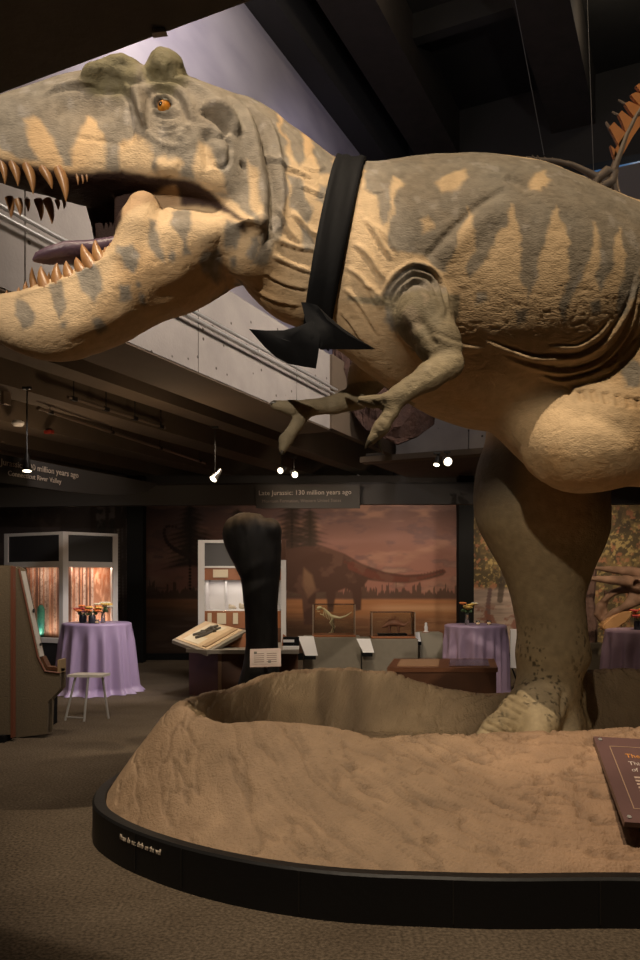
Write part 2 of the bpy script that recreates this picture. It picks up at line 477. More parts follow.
DV_ = smooth_verts(DV_, DQ_, 3)
DN_ = vnormals(DV_, DQ_)
_bvh = BVHTree.FromPolygons([tuple(v) for v in DV_], [tuple(q) for q in DQ_.tolist()])
EYEP = Vector((0, 0, EYE))
def hit(px, py, dflt=4.4):
    d = (P(px, py, 1.0) - EYEP).normalized()
    h = _bvh.ray_cast(EYEP, d, 20)
    return h[0] if h[0] is not None else P(px, py, dflt)
def hitn(px, py):
    d = (P(px, py, 1.0) - EYEP).normalized()
    h = _bvh.ray_cast(EYEP, d, 20)
    return h[0], h[1]
def crv(pts, step=2.5):
    """smooth pixel polyline"""
    pts = np.array(pts, float)
    if len(pts) < 2: return pts
    s = np.r_[0, np.cumsum(np.hypot(*np.diff(pts, axis=0).T))]
    q = np.linspace(0, s[-1], max(3, int(s[-1] / step)))
    if len(pts) == 2: return np.stack([np.interp(q, s, pts[:, 0]), np.interp(q, s, pts[:, 1])], 1)
    return np.stack([pchip(s, pts[:, 0], q), pchip(s, pts[:, 1], q)], 1)

DISP = np.zeros(len(DV_))
def stroke(pts, r, amp, kind='ridge', taper=True, r2=None):
    """relief along a line on the skin.  kind: ridge, groove, fold (roll above the line, sharp crease on it)"""
    c = crv(pts) if len(pts) > 1 else np.array(pts, float)
    p3 = np.array([hit(a, b) for a, b in c])
    n = len(p3)
    R_ = max(r, r2 or 0) * 3
    m = np.where(((DV_ > p3.min(0) - R_) & (DV_ < p3.max(0) + R_)).all(1))[0]
    if len(m) == 0: return
    v = DV_[m]
    best = np.full(len(m), 1e9); bi = np.zeros(len(m), int)
    for i in range(n):
        d = ((v - p3[i]) ** 2).sum(1); k = d < best
        best[k] = d[k]; bi[k] = i
    d = np.sqrt(best)
    if n > 1:
        tan = np.gradient(p3, axis=0); tan /= np.linalg.norm(tan, axis=1, keepdims=True) + 1e-9
        rel = v - p3[bi]
        along = (rel * tan[bi]).sum(1)
        inner = (bi > 0) & (bi < n - 1)
        d = np.where(inner, np.sqrt(np.maximum(best - along ** 2, 0)), d)
        t = bi / (n - 1)
        w = np.clip(np.minimum(t, 1 - t) * 5, 0, 1) ** .7 if taper else np.ones(len(m))
        rr = r + (r2 - r) * t if r2 else r
        side = np.sign((np.cross(tan[bi], rel) * DN_[m]).sum(1))
    else:
        w = 1; rr = r; side = np.ones(len(m))
    if kind == 'ridge': f = amp * np.exp(-(d / rr) ** 2)
    elif kind == 'groove': f = -amp * np.exp(-(d / rr) ** 2)
    elif kind == 'foldflip': f = amp * np.exp(-((-d * side - .9 * rr) / rr) ** 2) - .9 * amp * np.exp(-(d / (.45 * rr)) ** 2)
    else: f = amp * np.exp(-((d * side - .9 * rr) / rr) ** 2) - .9 * amp * np.exp(-(d / (.45 * rr)) ** 2)
    DISP[m] += f * w

# head
stroke([(150, 94), (158, 90), (168, 91), (178, 98), (184, 110), (187, 120), (184, 125)], 0.0102, 0.0240, 'groove')
stroke([(146, 92), (156, 85), (170, 85), (182, 92), (190, 106), (193, 122)], .022, 0.0225, 'ridge')
stroke([(163, 104)], 0.0450, 0.0450, 'groove')
stroke([(153, 106), (157, 98), (165, 96), (173, 101)], .010, 0.0275, 'ridge'); stroke([(153, 107), (160, 112), (168, 111), (174, 103)], .010, 0.0250, 'ridge')
for y0 in (114, 120, 126): stroke([(156, y0), (164, y0 + 4), (173, y0 + 4), (181, y0 - 1)], 0.0090, 0.0134, 'groove'); stroke([(156, y0 + 3), (164, y0 + 7), (173, y0 + 7), (181, y0 + 2)], .009, 0.0100, 'ridge')
stroke([(137, 84), (140, 98), (143, 112), (146, 128)], .045, 0.0625, 'ridge', r2=.016)
stroke([(148, 90), (149, 108), (148, 130)], 0.0102, 0.0270, 'groove'); stroke([(130, 90), (134, 110), (142, 130)], 0.0102, 0.0210, 'groove')
for p in ((148, 133), (153, 137), (158, 141), (164, 144), (170, 146), (176, 147), (181, 138), (184, 132), (188, 127), (127, 87), (132, 90), (128, 94), (132, 99), (129, 104), (125, 92), (157, 95)): stroke([p], .012, .013)
stroke([(40, 101), (52, 93), (70, 87), (88, 87), (105, 90), (118, 90), (127, 96), (131, 110), (132, 128), (131, 145)], 0.0110, 0.0240, 'groove')
stroke([(45, 96), (60, 86), (80, 82), (100, 85)], .02, 0.0175, 'ridge')
stroke([(55, 110), (80, 108), (105, 108), (118, 118)], 0.0700, 0.0300, 'groove', r2=.09)
stroke([(72, 135), (95, 140), (118, 143)], 0.0090, 0.0090, 'groove')
stroke([(200, 111), (208, 114), (218, 121), (226, 130), (229, 136)], 0.0170, 0.0570, 'groove')
stroke([(203, 103), (218, 108), (232, 120), (238, 135)], .028, 0.0375, 'ridge')
stroke([(212, 140), (222, 137), (230, 146), (230, 160), (222, 168), (213, 164)], 0.0102, 0.0180, 'groove')
stroke([(222, 150)], .03, 0.0150, 'ridge')
stroke([(207, 128), (206, 150), (212, 170)], 0.0300, 0.0270, 'groove')
stroke([(242, 164), (244, 167)], 0.0093, 0.0450, 'groove', taper=False)
stroke([(168, 76), (190, 84), (215, 100), (236, 118)], .03, 0.0275, 'ridge')
stroke([(150, 78), (160, 83), (175, 84), (190, 88)], 0.0110, 0.0240, 'groove')
stroke([(228, 96), (243, 112), (253, 138), (258, 165), (262, 200), (262, 236)], .035, 0.0375, 'ridge')
stroke([(238, 98), (256, 118), (266, 150), (272, 190), (272, 225), (264, 248)], 0.0136, 0.0450, 'groove')
stroke([(250, 104), (270, 128), (279, 160), (282, 200), (278, 232)], .022, 0.0275, 'ridge')
stroke([(152, 160), (165, 168), (180, 166)], .035, 0.0250, 'ridge')
stroke([(176, 118), (180, 135), (190, 150)], .05, 0.0150, 'ridge')
# jaw
stroke([(118, 250), (90, 268), (60, 282), (30, 292), (0, 299)], .014, .01, 'ridge')
stroke([(150, 300), (180, 290), (210, 270)], .06, .015, 'groove'); stroke([(60, 335), (100, 322), (140, 305)], .05, .012, 'ridge')
stroke([(160, 235), (190, 228), (220, 235)], .07, .02, 'ridge')
# neck wrinkles
for p, r, a in (([(258, 142), (268, 158), (283, 168), (297, 174), (312, 180)], .02, .024), ([(300, 188), (312, 193), (327, 199)], .018, .02),
                ([(271, 205), (280, 220), (290, 236), (300, 246)], .02, .026), ([(290, 214), (302, 226), (312, 236), (321, 241)], .022, .028),
                ([(274, 242), (295, 250), (318, 254)], .024, .026), ([(270, 258), (292, 268), (313, 276)], .022, .026), ([(262, 274), (285, 286), (310, 292)], .022, .022),
                ([(255, 292), (275, 302), (300, 308)], .02, .016), ([(300, 168), (316, 172), (328, 168)], .016, .014),
                ([(362, 220), (374, 236), (382, 250), (390, 262)], .024, .03), ([(352, 246), (366, 258), (378, 276), (384, 284)], .024, .03), ([(346, 270), (358, 280), (372, 300), (378, 312)], .024, .028),
                ([(342, 290), (356, 304), (368, 322), (376, 336)], .022, .026), ([(338, 312), (350, 326), (362, 344)], .02, .02), ([(364, 190), (376, 194), (388, 190)], .014, .012),
                ([(370, 226), (384, 238), (396, 256)], .02, .018), ([(362, 286), (372, 292), (382, 306)], .018, .02)):
    stroke(p, r * .75, a * .72, 'fold')
# shoulder rings
for k, (p, a) in enumerate((([(384, 312), (386, 294), (396, 278), (413, 268), (430, 272), (442, 288), (447, 308), (444, 322)], .022),
                            ([(389, 314), (391, 298), (400, 284), (414, 275), (428, 279), (438, 294), (442, 310)], .02),
                            ([(394, 314), (396, 302), (404, 290), (416, 283), (427, 287), (434, 299)], .018))):
    stroke(p, .013, a, 'groove'); stroke([(x * .9 + 41.5, y * .9 + 29) if False else (x, y - 4) for x, y in p], .015, a * .9, 'ridge')
stroke([(416, 318), (428, 332), (436, 348)], .03, .02, 'groove'); stroke([(404, 306), (412, 322), (422, 338)], .04, .015, 'ridge')
for (x, y) in ((434, 372), (428, 376), (414, 384), (408, 388)): stroke([(x - 3, y - 5), (x + 3, y + 5)], .01, .006, 'groove')
for (x, y) in ((390, 410), (386, 417), (381, 425), (377, 432), (384, 401), (376, 402)): stroke([(x - 5, y - 2), (x + 4, y + 4)], .008, .008, 'groove')
# scapula, ribs
stroke([(424, 262), (440, 243), (458, 224), (478, 206), (508, 186)], .022, .02, 'groove'); stroke([(440, 262), (458, 244), (478, 224), (510, 204)], .06, .02, 'ridge')
stroke([(505, 176), (520, 182), (530, 192)], .04, .025, 'groove')
# flank folds
for p, r, a in (([(486, 338), (512, 348), (540, 355), (570, 355), (596, 345), (616, 324), (630, 296), (636, 268)], .028, .032),
                ([(500, 352), (535, 364), (566, 369), (596, 361), (618, 340), (633, 310), (638, 285)], .026, .034),
                ([(548, 344), (572, 345), (595, 335), (611, 318)], .02, .02), ([(556, 379), (586, 374), (614, 356), (632, 330), (640, 312)], .024, .03),
                ([(540, 372), (556, 378), (572, 380)], .018, .022), ([(600, 372), (620, 356), (637, 334)], .02, .02), ([(430, 330), (460, 342), (486, 346)], .03, .014)):
    stroke(p[::-1], r * .8, a * .66, 'fold')
for (x0, y0, x1, y1) in ((580, 388, 584, 402), (592, 388, 597, 404), (605, 390, 608, 406), (617, 392, 620, 408), (628, 394, 631, 410), (637, 396, 640, 410), (568, 384, 570, 396)):
    stroke([(x0, y0), (x1, y1)], .02, .018, 'groove')
stroke([(520, 448), (532, 470), (550, 484)], .05, .015, 'ridge'); stroke([(560, 420), (585, 415), (612, 424), (630, 440)], .05, .015, 'groove')
# foot scutes
for k in range(7):
    t = k / 6; x, y = 517 - 30 * t, 694 + 36 * t
    stroke([(x - 6, y - 2), (x + 4, y + 3), (x + 13, y + 9)],    .012, .015, 'groove', taper=False)
stroke([(563, 690), (562, 706), (563, 722)], .02, .02, 'groove')

_x, _y, _z = DV_.T
DISP += (fbm(_x * 9, _y * 9, _z * 9, 3, 3) - .5) * .009
# crinkled skin: stretched noise gives short wrinkles running along the body
DISP += -.0022 * (.35 + .65 * sstep(.3, .6, _x)) * sstep(.03, .0, np.abs(fbm(_x * 7, _y * 11, _z * 24, 11, 2) - .5)) * sstep(-.2, .1, _x + .3) * (1 - sstep(4.9, 5.3, _y) * (_z < 2.6))
DISP += -.0035 * sstep(.03, .0, np.abs(fbm(_x * 11 + 4, _y * 14, _z * 22, 17, 2) - .5))
DISP += (fbm(_x * 18, _y * 18, _z * 18, 19, 3) - .5) * .05 * (np.exp(-((_x - hit(166, 68).x) ** 2 + (_z - hit(166, 68).z) ** 2) / .012) + np.exp(-((_x - hit(116, 68).x) ** 2 / .03 + (_z - hit(116, 68).z) ** 2 / .008)))
DV0_ = DV_
DV_ = DV_ + DN_ * DISP[:, None]

# pigment, laid out on the side view (x, z) of the body and the same on both flanks
def side(poly):
    o = []
    for p in poly:
        h = hit(*p); o.append((h.x, h.z))
    return o
X_, Y_, Z_ = DV0_.T
wx = X_ + (fbm(X_ * 14, Z_ * 14, Y_ * 4, 21, 4) - .5) * .07; wz = Z_ + (fbm(X_ * 14 + 9, Z_ * 14, Y_ * 4, 22, 4) - .5) * .07
near = Y_ < 9
def blob(poly, soft=.012):
    return sstep(soft, -soft, polydist(wx, wz, side(poly)))
def spot(px, py, r, soft=.012):
    h = hit(px, py); return sstep(soft, -soft, np.hypot(wx - h.x, wz - h.z) - r)
grey = np.zeros(len(DV_)); tan = np.zeros(len(DV_))
GREY = [
    # skull cap and cheek
    [(-60, 60), (60, 40), (170, 30), (235, 70), (262, 100), (272, 130), (276, 200), (270, 240), (255, 225), (240, 205), (222, 200), (196, 186), (165, 182), (150, 168), (100, 172), (40, 164), (-50, 158)],
    [(258, 100), (276, 112), (286, 150), (288, 200), (280, 240), (262, 262), (250, 268), (262, 240), (268, 200), (262, 150), (250, 110)],
    # jaw blotches
    [(16, 300), (30, 302), (33, 325), (22, 329), (16, 318)], [(50, 283), (63, 281), (67, 305), (58, 316), (50, 300)], [(78, 268), (96, 262), (101, 292), (94, 302), (82, 290)],
    [(118, 248), (132, 240), (140, 258), (136, 275), (122, 270)], [(150, 222), (158, 222), (162, 245), (164, 262), (155, 260), (150, 240)], [(172, 212), (192, 210), (192, 225), (186, 238), (194, 254), (186, 256), (180, 236), (170, 228)],
    [(204, 252), (218, 250), (222, 270), (214, 284), (202, 278), (200, 264)], [(224, 222), (240, 226), (236, 248), (226, 250)], [(117, 287), (130, 285), (132, 300), (121, 304)], [(250, 235), (262, 236), (254, 262), (246, 256)],
    # neck stripes
    [(282, 118), (300, 124), (306, 160), (296, 166), (286, 142)], [(290, 178), (302, 180), (312, 212), (304, 226), (292, 206)], [(312, 140), (334, 150), (332, 176), (318, 172)], [(318, 184), (328, 186), (324, 206), (316, 200)], [(296, 222), (312, 240), (318, 250), (304, 248)],
    # back saddle with tongues
    [(330, 130), (365, 120), (480, 120), (560, 140), (680, 190), (900, 215), (900, 240), (660, 238), (640, 236), (622, 240), (619, 224), (613, 240), (602, 244), (596, 222), (590, 244), (568, 240), (556, 204), (548, 236), (519, 240), (512, 202), (504, 228), (490, 236), (478, 244),
     (468, 207), (456, 244), (446, 272), (430, 262), (414, 252), (400, 256), (388, 250), (390, 226), (396, 200), (404, 182), (392, 174), (390, 220), (382, 224), (376, 196), (366, 190), (364, 170)],
    [(484, 206), (506, 210), (494, 244), (478, 270), (468, 280), (464, 270), (476, 240)], [(517, 205), (549, 205), (546, 244), (536, 278), (525, 299), (520, 272)], [(568, 206), (593, 214), (589, 260), (576, 294), (563, 326), (561, 304), (570, 262)],
    [(600, 222), (615, 226), (612, 262), (603, 292), (597, 276)], [(622, 232), (642, 232), (640, 286), (616, 322), (615, 300), (624, 270)],
    [(474, 294), (486, 290), (488, 300), (478, 307)], [(514, 308), (526, 304), (528, 318), (518, 323)], [(590, 302), (600, 298), (601, 312), (592, 316)],
    # shoulder
    [(384, 320), (384, 292), (396, 274), (414, 264), (434, 270), (446, 290), (448, 318), (436, 330), (420, 338), (400, 334)],
    [(620, 372), (634, 360), (648, 372), (640, 388), (626, 386)],
]
TAN = [
    [(24, 120), (36, 116), (46, 124), (56, 146), (66, 172), (42, 168), (32, 145)], [(86, 113), (98, 122), (104, 140), (105, 174), (74, 170), (73, 148)], [(118, 144), (134, 138), (150, 144), (152, 170), (118, 170)],
    [(156, 160), (168, 154), (182, 164), (180, 182), (162, 180)], [(196, 142), (206, 142), (214, 152), (220, 170), (226, 196), (198, 186), (192, 166)], [(-30, 128), (-10, 118), (0, 150), (-20, 156)],
    [(246, 158), (256, 170), (262, 210), (258, 226), (250, 200)],
    [(436, 182), (446, 173), (464, 169), (465, 178), (452, 192), (440, 192)], [(421, 218), (430, 214), (433, 226), (424, 232)], [(532, 172), (546, 170), (552, 180), (542, 192), (530, 188)],
    [(404, 312), (412, 306), (420, 312), (418, 330), (408, 332)], [(420, 290), (430, 296), (426, 302)],
]
for p in GREY: grey = np.maximum(grey, blob(p))
for (a, b, r) in ((62, 322, .018), (101, 326, .03), (143, 301, .022), (172, 256, .02), (66, 262, 0.0), (232, 262, .02), (140, 285, .015)):
    if r > 0: grey = np.maximum(grey, spot(a, b, r))
for p in TAN: tan = np.maximum(tan, blob(p, .016))
grey *= (1 - tan)
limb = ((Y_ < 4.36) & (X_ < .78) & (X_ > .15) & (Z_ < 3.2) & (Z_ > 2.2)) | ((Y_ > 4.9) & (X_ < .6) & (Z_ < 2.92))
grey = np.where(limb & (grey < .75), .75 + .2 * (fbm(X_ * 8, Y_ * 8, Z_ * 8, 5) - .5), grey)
m1 = fbm(X_ * 5, Y_ * 5, Z_ * 5, 31, 4)[:, None]; m2 = fbm(X_ * 28, Y_ * 28, Z_ * 28, 32, 3)[:, None]; m3 = fbm(X_ * 2.2, Y_ * 2.2, Z_ * 2.2, 33, 3)[:, None]
cT = np.array([.56, .405, .24]) * (1 - .25 * (m1 - .5)) * (1 - .35 * (m2 - .5))
cT = cT * (1 - sstep(.55, .75, m3) * np.array([.02, .10, .2]))
cG = np.array([.21, .185, .148]) * (1 + .5 * (m1 - .5)) * (1 - .7 * (m2 - .5))
g_ = (grey * (.92 + .3 * (m1[:, 0] - .5)))[:, None]
col = cT * (1 - g_) + cG * g_
# pale dry-brushed flecks on the grey
fl = sstep(.62, .75, fbm(X_ * 16, Y_ * 16, Z_ * 16, 40, 4))[:, None] * g_
col = col * (1 - .4 * fl) + np.array([.42, .38, .34]) * .4 * fl
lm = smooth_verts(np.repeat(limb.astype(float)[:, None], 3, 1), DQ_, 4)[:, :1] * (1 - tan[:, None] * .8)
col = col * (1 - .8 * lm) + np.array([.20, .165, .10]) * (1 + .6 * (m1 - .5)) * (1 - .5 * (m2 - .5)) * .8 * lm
# horn bosses: olive
olive = np.maximum(spot(166, 66, .125, .03), np.maximum(spot(120, 70, .11, .04), spot(98, 74, .09, .03)))[:, None] * .8
col = col * (1 - olive) + np.array([.15, .13, .065]) * (1 + .6 * (m2 - .5)) * olive
# far leg: olive drab with dark freckles round the ankle
leg = sstep(5.3, 5.45, Y_) * sstep(2.75, 2.5, Z_) * (X_ < 2.4); foot = (Z_ < 1.2) & (Y_ > 5) & (X_ < 2.3)
leg = np.maximum(leg, foot)[:, None]
cL = np.array([.36, .285, .175]) * (1 + .5 * (m1 - .5)) * (1 - .5 * (m2 - .5))
frk = sstep(.66, .76, vnoise(X_ * 58, Y_ * 58, Z_ * 58, 50)) * sstep(.3, .5, vnoise(X_ * 9, Y_ * 9, Z_ * 9, 51)) * .85 * sstep(.55, .75, Z_) * sstep(1.45, 1.1, Z_)
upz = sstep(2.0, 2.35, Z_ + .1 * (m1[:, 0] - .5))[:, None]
cL = cL * (1 - upz) + np.array([.15, .13, .105]) * (1 + .5 * (m1 - .5)) * upz  # belly shadow on the upper leg, darkened into the colour
cL = cL * (1 - .85 * frk[:, None])
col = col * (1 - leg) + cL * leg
rim = (spot(162, 104, .050, .01) - spot(162, 104, .030, .01))[:, None].clip(0, 1) * .75
col = col * (1 - rim) + np.array([.05, .042, .03]) * rim
# mouth lining
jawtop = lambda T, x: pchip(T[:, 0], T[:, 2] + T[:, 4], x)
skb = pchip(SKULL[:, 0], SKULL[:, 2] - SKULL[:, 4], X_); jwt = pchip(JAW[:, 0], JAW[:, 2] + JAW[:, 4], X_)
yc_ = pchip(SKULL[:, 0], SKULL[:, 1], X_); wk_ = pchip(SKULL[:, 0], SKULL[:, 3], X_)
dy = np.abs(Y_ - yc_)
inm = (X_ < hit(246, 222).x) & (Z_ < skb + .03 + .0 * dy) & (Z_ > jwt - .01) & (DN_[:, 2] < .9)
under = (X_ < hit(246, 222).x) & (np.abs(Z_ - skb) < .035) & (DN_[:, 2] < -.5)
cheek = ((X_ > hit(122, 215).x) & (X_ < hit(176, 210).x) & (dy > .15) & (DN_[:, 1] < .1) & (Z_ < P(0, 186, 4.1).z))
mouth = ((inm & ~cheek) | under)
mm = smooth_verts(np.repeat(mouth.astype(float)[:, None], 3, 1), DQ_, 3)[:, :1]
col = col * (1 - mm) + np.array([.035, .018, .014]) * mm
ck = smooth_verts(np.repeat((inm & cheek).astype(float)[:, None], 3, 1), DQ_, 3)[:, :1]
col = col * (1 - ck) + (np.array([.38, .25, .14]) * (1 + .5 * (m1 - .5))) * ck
col = np.clip(col, .004, .9)

SKIN = mat('hide', rough=.72, attr='paint', spec=.25)
_nt = SKIN.node_tree; _b = _nt.nodes['Principled BSDF']; _tc = _nt.nodes.new('ShaderNodeTexCoord')
_v = _nt.nodes.new('ShaderNodeTexVoronoi'); _v.inputs['Scale'].default_value = 120; _n = _nt.nodes.new('ShaderNodeTexNoise'); _n.inputs['Scale'].default_value = 45; _n.inputs['Detail'].default_value = 6
_mp = _nt.nodes.new('ShaderNodeMapping'); _mp.inputs['Scale'].default_value = (.55, 1, 1.3)
_nt.links.new(_tc.outputs['Object'], _mp.inputs['Vector'])
_nt.links.new(_mp.outputs['Vector'], _v.inputs['Vector']); _nt.links.new(_mp.outputs['Vector'], _n.inputs['Vector'])
_a = _nt.nodes.new('ShaderNodeMath'); _a.operation = 'MULTIPLY_ADD'; _a.inputs[1].default_value = -.5
_nt.links.new(_v.outputs['Distance'], _a.inputs[0]); _nt.links.new(_n.outputs['Fac'], _a.inputs[2])
_bp = _nt.nodes.new('ShaderNodeBump'); _bp.inputs['Strength'].default_value = .5; _bp.inputs['Distance'].default_value = .007
_nt.links.new(_a.outputs[0], _bp.inputs['Height']); _nt.links.new(_bp.outputs['Normal'], _b.inputs['Normal'])

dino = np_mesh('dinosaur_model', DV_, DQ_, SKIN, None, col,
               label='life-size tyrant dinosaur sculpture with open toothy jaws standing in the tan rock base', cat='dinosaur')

# ---- eye, teeth, tongue, claws: parts of the sculpture ------------------------------
M_eye = mat('amber_eye', (.50, .22, .03, 1), .12, noise=(60, (.30, .09, .01, 1), .2))
M_pup = mat('pupil', (.01, .008, .006, 1), .1)
M_tooth = mat('tooth', (.36, .19, .075, 1), .35, noise=(30, (.24, .11, .04, 1), .3))
M_dtooth = M_tooth
M_tongue = mat('tongue', (.075, .045, .075, 1), .4, noise=(12, (.12, .07, .09, 1), .3), bump=(40, .4, .01))
M_claw = mat('claw', (.05, .04, .025, 1), .4)
h, n = hitn(163, 104); h = Vector(h); n = Vector(n)
for sd in (1, -1):
    c = h - n * .028
    nn = n.copy()
    if sd < 0: c = Vector((c.x, 2 * 4.35 - c.y, c.z)); nn.y = -nn.y
    e = B().sph(c, .037, seg=24).done('eye', M_eye, dino, True, label='amber glass eye with a dark pupil')
    pd = (nn + Vector((-.42, 0, 0.02))).normalized()
    B().sph(c + pd * .0275, .0145, (1, 1, 1), 16).done('pupil', M_pup, e, True)

for sd in (1, -1):
    c = h - n * .028; nn = n.copy()
    if sd < 0: c = Vector((c.x, 2 * 4.35 - c.y, c.z)); nn.y = -nn.y
    s = B(); bmesh.ops.create_uvsphere(s.bm, u_segments=24, v_segments=14, radius=.0425, matrix=Matrix.Translation(c))
    up = (Vector((.25, 0, 1)) + nn * -.1).normalized()
    bmesh.ops.delete(s.bm, geom=[v for v in s.bm.verts if (v.co - c).dot(up) < .012], context='VERTS')
    s.done('eyelid', mat('lid_hide', (.16, .14, .105, 1), .75, bump=(90, .5, .006)), dino, True)
def tooth(base, tip, r, d0, bend=.18, d1=None):
    a = P(base[0], base[1], d0); b = P(tip[0], tip[1], d1 or d0)
    L = (b - a).length; mid = (a + b) / 2 + Vector((-L * bend, 0, 0))
    pts = [a * (1 - t) ** 2 + mid * 2 * t * (1 - t) + b * t * t for t in np.linspace(0, 1, 8)]
    s = B(); s.tube(pts, [r * f for f in (1, .97, .9, .8, .66, .5, .3, .06)], 12)
    s.done('tooth', M_tooth, dino, True)
SK = lambda px: float(np.interp((px - CX) / F * 4.2, SKULL[:, 0], SKULL[:, 1] - SKULL[:, 3]))
SKf = lambda px: float(np.interp((px - CX) / F * 4.2, SKULL[:, 0], SKULL[:, 1] + SKULL[:, 3]))
JW = lambda px: float(np.interp((px - CX) / F * 4.2, JAW[:, 0], JAW[:, 1] - JAW[:, 3]))
JWf = lambda px: float(np.interp((px - CX) / F * 4.2, JAW[:, 0], JAW[:, 1] + JAW[:, 3]))
for b, t, r in (((-12, 158), (-9, 182), .02), ((1, 160), (5, 184), .022), ((13, 163), (18, 186), .024), ((27, 165), (33, 194), .026), ((43, 168), (52, 189), .024), ((59, 169), (66, 202), .028), ((76, 172), (78, 185), .01), ((81, 172), (83, 184), .009), ((86, 172), (87, 182), .008)):
    tooth(b, t, r * 1.15, SK(b[0]) + .04, -.12)
for b, t, r in (((-6, 198), (-4, 214), .02), ((9, 198), (11, 218), .024), ((18, 200), (20, 216), .022), ((27, 200), (28, 212), .016), ((38, 200), (41, 221), .024), ((47, 200), (52, 224), .026), ((57, 200), (58, 210), .014), ((64, 200), (64, 209), .012)):
    tooth(b, t, r, SKf(b[0]) - .05, -.12)
for b, t, r in (((59, 286), (57, 263), .026), ((72, 281), (66, 261), .026), ((84, 275), (76, 257), .026), ((94, 270), (82, 244), .03), ((102, 264), (95, 240), .027), ((108, 258), (105, 247), .016), ((114, 254), (110, 243), .015), ((47, 290), (41, 266), .027)):
    tooth(b, t, r * 1.4, JW(b[0]) + .035, .12)
for b, t, r in (((20, 298), (19, 287), .018), ((27, 296), (26, 281), .02), ((37, 294), (32, 267), .026), ((8, 300), (7, 290), .016), ((52, 290), (49, 272), .02)):
    tooth(b, t, r, JWf(b[0]) - .055, .12)
s = B(); tp = [P(36, 264, 4.22), P(41, 261, 4.23), P(52, 258, 4.24), P(70, 254, 4.25), P(95, 251, 4.28), P(118, 245, 4.3), P(140, 240, 4.32)]
s.tube(tp, [.006, .026, .04, .05, .052, .05, .04], 16)
for v in s.bm.verts: v.co.y = 4.27 + (v.co.y - 4.27) * 1.9
s.done('tongue', M_tongue, dino, True, label='purple tongue')
def claw(a, b, r, bend=.0):
    a = Vector(a); b = Vector(b); mid = (a + b) / 2 + Vector((0, 0, bend))
    pts = [a * (1 - t) ** 2 + mid * 2 * t * (1 - t) + b * t * t for t in np.linspace(0, 1, 7)]
    B().tube(pts, [r * f for f in (1, .95, .85, .7, .52, .3, .05)], 10).done('claw', M_claw, dino, True)
claw(P(371, 441, 4.04), P(365, 449, 4.03), .02, .01); claw(P(364, 400, 4.05), P(357, 403, 4.04), .016, .01)
claw(P(278, 405.5, 4.98), P(269, 404, 4.96), .026, .02); claw(P(283, 446, 4.97), P(282, 455, 4.95), .02, 0)
claw(P(377, 437, 4.06), P(383, 455, 4.06), .012, 0)
for a, b in ((P(488, 735, 5.38), P(474, 744, 5.3)), (P(530, 744, 5.25), P(524, 752, 5.15)), (P(570, 740, 5.5), P(572, 748, 5.42))): claw(a, b, .05, .03)

# ---- bow tie ----------------------------------------------------------------------
M_black = mat('black_satin', (.006, .006, .0065, 1), .75, spec=.18, bump=(25, .15, .01))
_bv2 = BVHTree.FromPolygons([tuple(v) for v in DV_], [tuple(q) for q in DQ_.tolist()])
tie = thing('bow_tie', 'huge black ribbon bow tie fastened round the neck of the dinosaur sculpture', 'bow tie', loc=P(322, 330, 4.3))
def tie_part(name, s, **kw):
    bmesh.ops.translate(s.bm, verts=s.bm.verts, vec=-tie.location)
    return s.done(name, M_black, tie, True, **kw)
s = B(); rows = []
nphi = 72; nw = 7
ctr = P(340, 250, 4.68)
T0, T1 = np.array(P(348, 158, 4.68)), np.array(P(322, 345, 4.68))
for k in range(nphi):
    ph = 2 * math.pi * k / nphi
    row = []
    for j in range(nw):
        off = (j / (nw - 1) - .5)
        # band plane leans: axis of the neck at this height
        c = Vector(ctr) + Vector((off * .165 - .03, 0, off * .02))
        d = Vector((0, -math.cos(ph), math.sin(ph)))
        lean = Vector((.20 * math.sin(ph), 0, 0))
        dd = (d + lean).normalized()
        h = _bv2.ray_cast(c, dd, 1.6)
        p = h[0] if h[0] is not None else c + dd * .45
        row.append(p + dd * (.014 + .006 * math.sin(j * 2.1 + ph * 3)))
    rows.append(row)
# smooth round so the ribbon bridges the wrinkles
A = np.array(rows)
cc = np.array(ctr)
rad = np.linalg.norm(A - cc, axis=2)
for _ in range(5): rad = np.maximum(rad, (np.roll(rad, 1, 0) + np.roll(rad, -1, 0)) / 2)
rad = (rad + np.roll(rad, 1, 0) + np.roll(rad, -1, 0)) / 3 + .008
A = cc + (A - cc) / np.linalg.norm(A - cc, axis=2, keepdims=True) * rad[..., None]
G = [[s.bm.verts.new(A[k, j]) for j in range(nw)] for k in range(nphi)]
for k in range(nphi):
    for j in range(nw - 1): s.bm.faces.new((G[k][j], G[(k + 1) % nphi][j], G[(k + 1) % nphi][j + 1], G[k][j + 1]))
band = tie_part('neck_band', s)
md = band.modifiers.new('thick', 'SOLIDIFY'); md.thickness = .006; md.offset = 1
def wing(name, outline, d, bulge, fold):
    """folded fabric wing: outline polygon (pixels) at a real depth, puffed to thickness"""
    pts = [P(x, y, d + dd) for x, y, dd in outline]
    s = B(); c = sum(pts, Vector()) / len(pts)
    n = len(pts)
    for sgn in (-1, 1):
        rings = [[s.bm.verts.new(c.lerp(p, t) + Vector((0, sgn * bulge * (1 - t ** 2) + fold * math.sin(3 * t + i), 0))) for i, p in enumerate(pts)] for t in (.35, .7, 1.0)]
        cv = s.bm.verts.new(c + Vector((0, sgn * bulge, 0)))
        for i in range(n):
            j = (i + 1) % n
            s.bm.faces.new((cv, rings[0][i], rings[0][j]))
            for a, b in zip(rings[:-1], rings[1:]): s.bm.faces.new((a[i], b[i], b[j], a[j]))
    bmesh.ops.remove_doubles(s.bm, verts=s.bm.verts, dist=.001)
    return tie_part(name, s)
BD = 4.2
